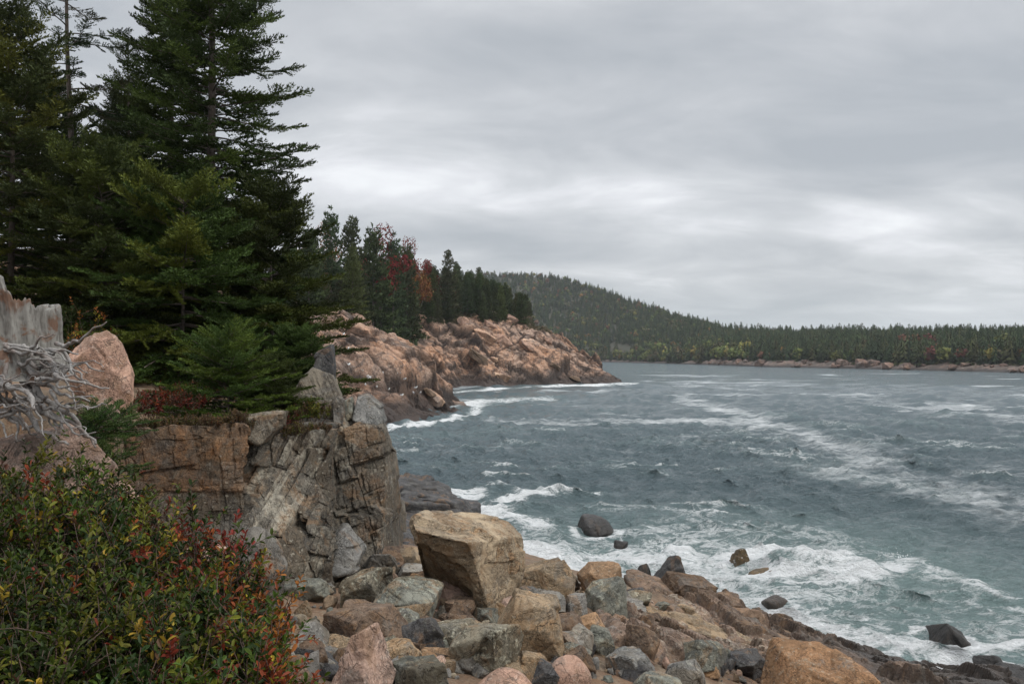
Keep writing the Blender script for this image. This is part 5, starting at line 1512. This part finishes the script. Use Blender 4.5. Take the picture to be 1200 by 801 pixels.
# the rest of the wood, one mass
inst = []
def far_tree(u, t, hill):
    x, y, z = far_pt(np.array([u]), np.array([t]))
    return x[0], y[0], z[0]
q_u, q_t = [], []
for _ in range(15500):
    u = rng.uniform(-.12, .64); t = rng.uniform(0, 1.06) ** .9
    q_u.append(u); q_t.append(t)
q_u, q_t = np.array(q_u), np.array(q_t)
X_, Y_, Z_ = far_pt(q_u, q_t)
d_ = Y_ - np.interp(q_u, FC_U, FC_Y)
pos = np.c_[X_, Y_, 0 * X_]
autumn = fbm(pos * .012, 3, 90) + .5 * fbm(pos * .05, 2, 91)
bare = fbm(pos * .018, 3, 92)
byk = {}
for i in range(len(q_u)):
    if d_[i] < 16: continue
    px = 600 + F * q_u[i]
    # an open clearing with a bank above the beach
    if 714 < px < 742 and 25 < d_[i] < 75: continue
    if bare[i] > .36 and px < 800 and q_t[i] > .45: continue
    r = rng.uniform()
    p_aut = .06 + .28 * sstep(.05, .35, autumn[i]) * (px < 880) + .28 * (px < 900) * sstep(.35, .1, q_t[i]) + (.03 if px < 900 else .12)
    if r < p_aut:
        kind = rng.choice(['green', 'yellow', 'olive', 'orange', 'red'], p=[.44, .10, .32, .06, .08] if px < 900 else [.3, .1, .5, .02, .08])
        pr = FB[kind]; H = rng.uniform(6, 12)
    else:
        pr = FP[int(rng.choice(4, p=[.35, .3, .25, .1]))]; kind = 's'; H = rng.choice([rng.uniform(5, 9), rng.uniform(8, 13), rng.uniform(12, 17)], p=[.3, .55, .15]) * .86 * (1.0 if px < 850 else 1.12)
    byk.setdefault(id(pr), (pr, []))[1].append((X_[i], Y_[i], Z_[i] - .6, H / 10, rng.uniform(0, 6.28), rng.uniform(.8, 1.2)))
Vs, Cs = [], []
for pr, lst in byk.values():
    L_ = np.array(lst); c, s = np.cos(L_[:, 4]), np.sin(L_[:, 4])
    v = pr[0]
    X2 = (c[:, None] * v[:, 0] - s[:, None] * v[:, 1]) * L_[:, 3:4] * L_[:, 5:6] + L_[:, 0:1]
    Y2 = (s[:, None] * v[:, 0] + c[:, None] * v[:, 1]) * L_[:, 3:4] * L_[:, 5:6] + L_[:, 1:2]
    Z2 = v[None, :, 2] * L_[:, 3:4] + L_[:, 2:3]
    Vs.append(np.stack([X2, Y2, Z2], -1).reshape(-1, 3))
    Cs.append((np.tile(pr[1], (len(L_), 1)) * np.repeat(np.random.default_rng(4).uniform(.7, 1.3, len(L_)), len(v))[:, None]))
V = np.concatenate(Vs); C = np.concatenate(Cs)
tag(add('forest', make_mesh('forest', V, np.arange(len(V)).reshape(-1, 3), False, M['farleaf'], cols={'col': C})), 'mixed spruce and autumn wood covering the far shore and hill', 'forest', kind='stuff')

import resource
print('MEM', resource.getrusage(resource.RUSAGE_SELF).ru_maxrss / 1e6, 'tris near', sum(len(o.data.polygons) for o in bpy.data.objects if o.name.startswith('crown')) / 1e6, 'forest', len(C) / 3e6)
# ---------------------------------------------------------------- the sea
rad = [14.0]
while rad[-1] < 9000:
    Yc = rad[-1]
    rad.append(Yc + (np.clip(Yc * Yc / (CZ * F * 1.15) * (.6 if 55 < Yc < 300 else 1), .10, 1e9) if Yc < 700 else Yc * .09))
rad = np.array(rad)
ang = np.concatenate([np.linspace(-1.35, -.34, 60)[:-1], np.linspace(-.34, .62, 900), np.linspace(.62, 1.35, 60)[1:]])
AN, RR = np.meshgrid(ang, rad)
X = (RR * np.sin(AN)).ravel(); Y = (RR * np.cos(AN)).ravel()
sp = np.gradient(rad)[:, None] * np.ones((1, len(ang))); sp = np.maximum(sp.ravel() * .55, (RR.ravel() * .0011))
rng = np.random.default_rng(12)
DX = np.zeros(len(X)); DY = DX.copy(); DZ = DX.copy()
for k in range(84):
    lam = 0.7 * (26 / 0.7) ** (k / 83.0)
    a = rng.normal() * .7 + 4.0                       # swell runs in from the right, towards the shore
    kx, ky = 2 * np.pi / lam * math.cos(a), 2 * np.pi / lam * math.sin(a)
    amp = .0185 * lam ** .70 * rng.uniform(.5, 1.3) * (1 - .5 * sstep(5, 14, lam)) * (1 + .35 * sstep(4.5, 2.5, lam))
    w = sstep(1.6, 3.6, lam / sp)
    ok = w > 0
    ph = kx * X[ok] + ky * Y[ok] + rng.uniform(0, 6.28)
    DZ[ok] += w[ok] * amp * np.cos(ph)
    DX[ok] -= w[ok] * .7 * amp * math.cos(a) * np.sin(ph); DY[ok] -= w[ok] * .7 * amp * math.sin(a) * np.sin(ph)
q3 = np.stack([X, Y, 0 * X], 1)
gust = .75 + .45 * fbm(q3 * .02, 2, 51)
DZ *= gust * (.80 + .30 * sstep(38, 60, Y))
# the breaking wave over the weed covered rock
PX = 600 + F * X / np.maximum(Y, .1); PYw = HZ + CZ * F / np.maximum(Y, .1)
front = (Y > 5) & (np.abs(AN.ravel()) < .8)
def ridge(x0, y0, x1, y1, hgt, wid):
    global DZ, DX, DY
    (ax_, ay_), (bx_, by_) = Wt(x0, y0), Wt(x1, y1)
    ex, ey = bx_ - ax_, by_ - ay_; L2 = ex * ex + ey * ey
    t = ((X - ax_) * ex + (Y - ay_) * ey) / L2
    dperp = ((X - ax_) * ey - (Y - ay_) * ex) / math.sqrt(L2)       # positive on the seaward/right side
    env = np.exp(-((np.clip(t, -9, 9) - .5) / .42) ** 4) * hgt
    prof = np.where(dperp < 0, np.exp(-(dperp / (wid * .55)) ** 2), np.exp(-(dperp / wid) ** 2))
    n_ = 1 + .35 * fbm(q3 * 1.1, 3, 52)
    DZ += env * prof * n_
    return env * prof / max(hgt, 1e-6)
br = ridge(872, 664, 1042, 676, 1.0, 1.1)
br2 = ridge(600, 582, 690, 578, .4, 1.2)
br3 = ridge(1060, 655, 1210, 715, .2, 1.3)
br4 = ridge(770, 646, 812, 648, .45, .7)
ridge(560, 606, 640, 616, .4, 1.0)
# foam on the water: streaks, wash along the rocks, crests
foam = np.zeros(len(X))
def stroke(pts, hw, s, ax=4.0):
    global foam
    pts = np.array(pts, float)
    d = np.full(len(X), 1e9)
    hwv = np.full(len(X), float(hw if np.isscalar(hw) else hw[0]))
    m_ = front & (PYw > pts[:, 1].min() - 60) & (PYw < pts[:, 1].max() + 60)
    px = PX[m_] / ax; py = PYw[m_]
    dm = np.full(m_.sum(), 1e9); hm = np.ones(m_.sum())
    for i in range(len(pts) - 1):
        ax0, ay0 = pts[i, 0] / ax, pts[i, 1]; bx0, by0 = pts[i + 1, 0] / ax, pts[i + 1, 1]
        ex, ey = bx0 - ax0, by0 - ay0
        t = np.clip(((px - ax0) * ex + (py - ay0) * ey) / (ex * ex + ey * ey + 1e-9), 0, 1)
        dd = np.hypot(px - ax0 - t * ex, py - ay0 - t * ey)
        if np.isscalar(hw): hh = hw
        else: hh = hw[i] + (hw[i + 1] - hw[i]) * t
        better = dd / hh < dm / hm
        dm = np.where(better, dd, dm); hm = np.where(better, hh, hm)
    v = s * np.exp(-(dm / hm) ** 2)
    foam[m_] = np.maximum(foam[m_], v)
stroke([(800, 468), (850, 480), (900, 497), (950, 512)], [6, 9, 12, 14], .84)
stroke([(930, 506), (1000, 530), (1060, 553), (1130, 577), (1220, 604)], [12, 18, 24, 28, 30], .76)
stroke([(840, 498), (1000, 522), (1210, 565)], 30, .6)
stroke([(760, 500), (880, 530), (1000, 560)], 22, .56)
stroke([(980, 555), (1210, 602)], 18, .8)
stroke([(900, 515), (960, 530), (1010, 550)], 8, .6)
stroke([(760, 446), (860, 455), (960, 462), (1010, 468), (1110, 478)], 3.2, .66)
stroke([(660, 470), (800, 478), (880, 488), (960, 490)], 3.5, .55)
stroke([(1055, 481), (1120, 477)], 4, .8)
stroke([(820, 495), (920, 505), (1000, 512)], 5, .55)
stroke([(1000, 512), (1100, 516), (1210, 522)], 4.5, .55)
stroke([(700, 520), (780, 525), (900, 540)], 4, .42)
film = foam.copy(); foam = foam * 0
stroke([(530, 476), (570, 471), (640, 467)], 5.5, .74)
stroke([(440, 503), (480, 499), (520, 494), (556, 485), (560, 478)], 3.5, .82)
stroke([(500, 462), (560, 457), (620, 454), (690, 451), (745, 449.5)], 1.9, .82)
stroke([(455, 515), (520, 508), (600, 505)], 5, .5)
stroke([(510, 545), (560, 540)], 4, .4)
stroke([(590, 584), (640, 573), (696, 577)], 6, .92)
stroke([(505, 576), (556, 578)], 6, .8)
stroke([(480, 590), (540, 594), (580, 602), (640, 622)], 9, .9)
stroke([(560, 610), (600, 608), (640, 614)], 9, 1.0)
stroke([(600, 640), (660, 655), (720, 650), (790, 655)], 17, .82)
stroke([(640, 640), (740, 672), (820, 690), (900, 715), (1000, 750), (1120, 782)], [18, 22, 22, 20, 18, 14], .74)
stroke([(740, 620), (830, 632), (880, 640)], 13, .62)
stroke([(660, 600), (740, 596), (830, 606)], 8, .58)
stroke([(860, 652), (900, 650), (950, 656), (1042, 668)], 13, 1.0)
stroke([(880, 676), (960, 680), (1030, 680)], 9, .95)
stroke([(880, 690), (960, 700), (1080, 705)], 9, .55)
stroke([(1052, 652), (1090, 668), (1140, 690), (1215, 716)], 9, .72)
stroke([(1080, 700), (1140, 712), (1215, 745)], 10, .66)
stroke([(1000, 730), (1090, 770), (1215, 765)], 10, .8)
stroke([(1110, 755), (1160, 765), (1215, 762)], 9, .9)
stroke([(880, 592), (960, 604), (1020, 615)], 5, .5)
stroke([(940, 545), (1000, 560), (1060, 570)], 8, .5)
base_f = .12 * sstep(585, 680, PYw) * sstep(1150, 950, PX + (PYw - 640)) * front + .60 * sstep(560, 635, PYw) * sstep(1120, 800, PX - 2.2 * (PYw - 570)) * front
foam = np.maximum(foam, base_f)
# surf where the water gets thin over the near rocks
m_ = front & (Y < 62) & (X < 28) & (X > -14)
g_ = gq(X[m_], Y[m_])
foam[m_] = np.maximum(foam[m_], .95 * sstep(-1.3, -.15, g_))
for (x0, x1, y0, y1), *_ in SEA:
    a_, b_ = Wt((x0 + x1) / 2, y1); r_ = (x1 - x0) / 2 / F * b_
    dd = np.hypot(X - a_, (Y - b_ - r_ * .5))
    foam = np.maximum(foam, .85 * np.exp(-((dd - r_) / .55) ** 2) * front)
foam = np.maximum(foam, np.maximum.reduce([br, br2 * .9, br3 * .3, br4]) ** .7)
crest = sstep(.22, .42, DZ) * front
foam = np.maximum(foam, .62 * crest * sstep(260, 60, Y))
foam *= 1 + .35 * fbm(q3 * np.array([.10, .05, 1]), 3, 53)
foam = np.clip(foam, 0, 1.05)
film = np.maximum(film, (.80 * sstep(-.15, .3, fbm(q3 * np.array([.018, .05, 1]), 4, 59))) * sstep(570, 500, PYw) * sstep(424, 440, PYw) * front)
film *= 1 + .3 * fbm(q3 * np.array([.05, .10, 1]), 3, 58)
lump = foam * (.10 * fbm(q3 * 1.3, 3, 54) + .05 * fbm(q3 * 3.5, 2, 55)) * sstep(120, 50, Y)
DZ = DZ + lump + .06 * sstep(.6, 1, foam) * sstep(150, 60, Y)
aer = np.clip(sstep(560, 690, PYw) * front * (.25 + .55 * sstep(1150, 850, PX - 2.2 * (PYw - 570))) + .5 * foam, 0, 1)

def water_mat():
    m, nt, b = new_mat('sea_water')
    v = nd(nt, 'ShaderNodeTexCoord').outputs['Object']
    fo = nd(nt, 'ShaderNodeAttribute', attribute_name='foam').outputs['Fac']
    ae = nd(nt, 'ShaderNodeAttribute', attribute_name='aeration').outputs['Fac']
    vs_ = nd(nt, 'ShaderNodeMapping', {'Vector': v, 'Rotation': (0, 0, .25), 'Scale': (.7, 1.2, 1)}).outputs[0]
    fi = nd(nt, 'ShaderNodeAttribute', attribute_name='film').outputs['Fac']
    n_a = noise(nt, vs_, .42, 7, .68, 1.8); n_b = noise(nt, vs_, 1.9, 6, .7, 1.4); n_c = noise(nt, vs_, .16, 5, .6, 1.0)
    lac = mth(nt, 'SUBTRACT', 1.0, mth(nt, 'MULTIPLY', mth(nt, 'ABSOLUTE', mth(nt, 'SUBTRACT', n_a, .5)), 6.5))
    lac2 = mth(nt, 'SUBTRACT', 1.0, mth(nt, 'MULTIPLY', mth(nt, 'ABSOLUTE', mth(nt, 'SUBTRACT', n_b, .5)), 6.0))
    pat = mth(nt, 'ADD', mth(nt, 'MULTIPLY', lac, .40), mth(nt, 'ADD', mth(nt, 'MULTIPLY', lac2, .30), mth(nt, 'MULTIPLY', n_c, .45)))
    f_ = mth(nt, 'ADD', pat, mth(nt, 'MULTIPLY_ADD', fo, 1.35, -1.42))
    mask1 = mrange(nt, f_, .02, .46)
    # thin drifting foam far out: soft, streaked along the wind
    st = nd(nt, 'ShaderNodeMapping', {'Vector': v, 'Rotation': (0, 0, -.25), 'Scale': (.30, 1.0, 1)}).outputs[0]
    s1 = noise(nt, st, .30, 6, .68, .8); s2 = noise(nt, st, 1.3, 5, .7, .5)
    sp_ = mth(nt, 'ADD', mth(nt, 'MULTIPLY', s1, .6), mth(nt, 'MULTIPLY', s2, .4))
    mask2 = mth(nt, 'MULTIPLY', mrange(nt, mth(nt, 'ADD', sp_, mth(nt, 'MULTIPLY_ADD', fi, .5, -.5)), .26, .58), .78)
    mask = mth(nt, 'MAXIMUM', mask1, mask2)
    deep = mixc(nt, ae, (.098, .135, .148), (.19, .262, .256))
    col = mixc(nt, mask, deep, (.80, .82, .82))
    nt.links.new(col, b.inputs['Base Color'])
    nt.links.new(mrange(nt, mask, 0, 1, .13, .75, False), b.inputs['Roughness'])
    b.inputs['IOR'].default_value = 1.33
    r1 = noise(nt, vs_, 2.6, 6, .7, .3); r2 = noise(nt, vs_, .8, 6, .66, .4)
    h = mth(nt, 'ADD', mth(nt, 'MULTIPLY', r1, .72), mth(nt, 'MULTIPLY', r2, .40))
    h = mth(nt, 'ADD', h, mth(nt, 'MULTIPLY', mask, .05))
    nt.links.new(nd(nt, 'ShaderNodeBump', {'Height': h, 'Strength': 1.0, 'Distance': 1.0}).outputs[0], b.inputs['Normal'])
    return m
M['water'] = water_mat()
V = np.c_[X + DX * front, Y + DY * front, DZ]
tag(add('water', make_mesh('water', V, grid_faces(len(rad), len(ang)), True, M['water'], {'foam': foam, 'film': film, 'aeration': aer})), kind='structure')

# spray thrown up by the breaking wave and at the rocks
rng = np.random.default_rng(31)
m, nt, b = new_mat('spray')
b.inputs['Base Color'].default_value = (.82, .84, .84, 1); b.inputs['Roughness'].default_value = .6
parts = []
D, Fc = ico(2)
def burst(px, py, w, h, n, smin=.006, smax=.03):
    a_, b_ = Wt(px, py)
    for _ in range(n):
        f_ = abs(rng.normal())
        p = np.array([a_ + rng.normal() * w * .5, b_ + rng.normal() * .6, .05 + h * min(f_, 2.2) * .55])
        s = rng.uniform(smin, smax) * (1.2 - .4 * min(f_, 2))
        parts.append((D * rng.uniform(.6, 1.2, 3) * s + p, Fc))
burst(905, 668, 1.2, .7, 160); burst(950, 668, 2.6, .8, 380); burst(1010, 672, 1.4, .55, 160); burst(780, 648, .8, .6, 120); burst(1055, 655, .6, .5, 60)
burst(605, 616, 1.6, .4, 90)
V, f = merge(parts)
tag(add('spray', make_mesh('spray', V, f, True, m)), 'white spray thrown up by the breaking wave', 'spray', kind='stuff')

# ---------------------------------------------------------------- overcast sky, sun and camera
SUN_EL, SUN_AZ = math.radians(46), math.radians(62)          # azimuth from +Y towards +X: behind the right shoulder is > 90
w = bpy.data.worlds.new('World'); SC.world = w; w.use_nodes = True
nt = w.node_tree; nt.nodes.clear()
sky = nd(nt, 'ShaderNodeTexSky', sky_type='NISHITA', sun_disc=False, sun_elevation=SUN_EL, sun_rotation=math.radians(112))
nsky = vmul(nt, sky.outputs[0], (.10, .10, .10))
dirv = nd(nt, 'ShaderNodeTexCoord').outputs['Generated']
sep = nd(nt, 'ShaderNodeSeparateXYZ', {0: dirv})
zc = mth(nt, 'MAXIMUM', sep.outputs[2], 0.0)
den = mth(nt, 'ADD', zc, .22)
pl = nd(nt, 'ShaderNodeCombineXYZ', {0: mth(nt, 'DIVIDE', sep.outputs[0], den), 1: mth(nt, 'DIVIDE', sep.outputs[1], den), 2: .7}).outputs[0]
pls = vmul(nt, pl, (.8, 1.15, 1))
c1 = noise(nt, vadd(nt, pls, (3.1, 7.7, 0)), .9, 5, .5, .35)
c2 = noise(nt, vadd(nt, pls, (13.1, 2.4, 0)), 2.4, 6, .55, .4)
cl = mth(nt, 'ADD', mth(nt, 'MULTIPLY', c1, .52), mth(nt, 'MULTIPLY', c2, .48))
# thinner places in the cloud deck, and thicker ones
for (px_, py_, wx, wy, g_) in [(430, 190, .17, .06, .12), (590, 215, .12, .035, .06), (735, 210, .11, .035, .035), (1060, 240, .15, .03, .045), (720, 80, .3, .05, -.03), (1120, 130, .22, .11, -.05),
                              (600, 175, .4, .02, -.02), (900, 185, .4, .02, -.035), (480, 60, .2, .05, -.02), (900, 300, .5, .03, -.03), (950, 345, .5, .02, -.03)]:
    dv = Vector(((px_ - 600) / F, 1.0, (HZ - py_) / F)).normalized()
    df = nd(nt, 'ShaderNodeVectorMath', {0: dirv, 1: dv[:]}, operation='SUBTRACT').outputs[0]
    df = vmul(nt, df, (1 / wx, 1 / max(wx, .3), 1 / wy))
    ln = nd(nt, 'ShaderNodeVectorMath', {0: df}, operation='LENGTH').outputs[1]
    cl = mth(nt, 'MULTIPLY_ADD', mrange(nt, ln, 1.5, 0.0), g_, cl)
ramp = nd(nt, 'ShaderNodeValToRGB', {0: cl})
e = ramp.color_ramp.elements
e[0].position, e[0].color = .34, (.365, .388, .415, 1)
e[1].position, e[1].color = .66, (.80, .815, .83, 1)
for p_, c_ in ((.44, (.445, .462, .485, 1)), (.52, (.535, .55, .57, 1)), (.58, (.64, .65, .675, 1))):
    k_ = ramp.color_ramp.elements.new(p_); k_.color = c_
low = mrange(nt, zc, .0, .10, 1, 0)
cloud = mixc(nt, mth(nt, 'MULTIPLY', low, .58), ramp.outputs[0], (.345, .405, .45))
gain = mrange(nt, zc, .43, .95, 1.0, 3.3)
cloud = nd(nt, 'ShaderNodeVectorMath', {0: cloud, 'Scale': gain}, operation='SCALE').outputs[0]
fin = mixc(nt, .93, nsky, cloud)
bg = nd(nt, 'ShaderNodeBackground', {0: fin, 1: 1.3})
out = nd(nt, 'ShaderNodeOutputWorld', {0: bg.outputs[0]})
# overcast sky brightness: the cloud layer carries the strength, the Nishita part keeps its 0.10

sd_ = bpy.data.lights.new('sun', 'SUN'); sd_.energy = 1.5; sd_.angle = math.radians(14); sd_.color = (1.0, .95, .88)
so = bpy.data.objects.new('sun', sd_); COL.objects.link(so)
sunv = Vector((math.cos(SUN_EL) * math.sin(math.radians(112)), math.cos(SUN_EL) * math.cos(math.radians(112)), math.sin(SUN_EL)))
so.rotation_euler = sunv.to_track_quat('Z', 'Y').to_euler()
so.location = (30, -20, 60)

cam = bpy.data.cameras.new('camera'); cam.sensor_width = 36; cam.lens = 30.0; cam.shift_y = (HZ - 400.5) / 1200
cam.clip_start, cam.clip_end = .1, 20000
co = bpy.data.objects.new('camera', cam); COL.objects.link(co)
co.location = (0, 0, CZ); co.rotation_euler = (math.radians(90), 0, 0)
SC.camera = co
# sea air: one even volume round the whole place
HX = bpy.data.materials.new('sea_air'); HX.use_nodes = True; hn = HX.node_tree; hn.nodes.clear()
ho = nd(hn, 'ShaderNodeOutputMaterial'); hv = nd(hn, 'ShaderNodeVolumePrincipled', {'Color': (.88, .92, .96, 1), 'Density': .000085, 'Anisotropy': .2})
hn.links.new(hv.outputs[0], ho.inputs['Volume'])
hb_ = np.array([[x, y, z] for x in (-9200, 9200) for y in (-9100, 9400) for z in (-8.5, 190.)])
tag(add('haze', make_mesh('haze', hb_, np.array([[0, 1, 3, 2], [4, 6, 7, 5], [0, 4, 5, 1], [2, 3, 7, 6], [0, 2, 6, 4], [1, 5, 7, 3]]), False, HX)), 'thin pale sea air over the bay', 'haze', kind='stuff')
SC.cycles.volume_bounces = 0
SC.view_settings.view_transform = 'Standard'; SC.view_settings.look = 'None'
SC.view_settings.exposure = 0; SC.view_settings.gamma = 1
SC.render.engine = 'CYCLES'
SC.cycles.max_bounces = 6; SC.cycles.diffuse_bounces = 3; SC.cycles.glossy_bounces = 2; SC.cycles.transmission_bounces = 2
SC.cycles.use_denoising = True
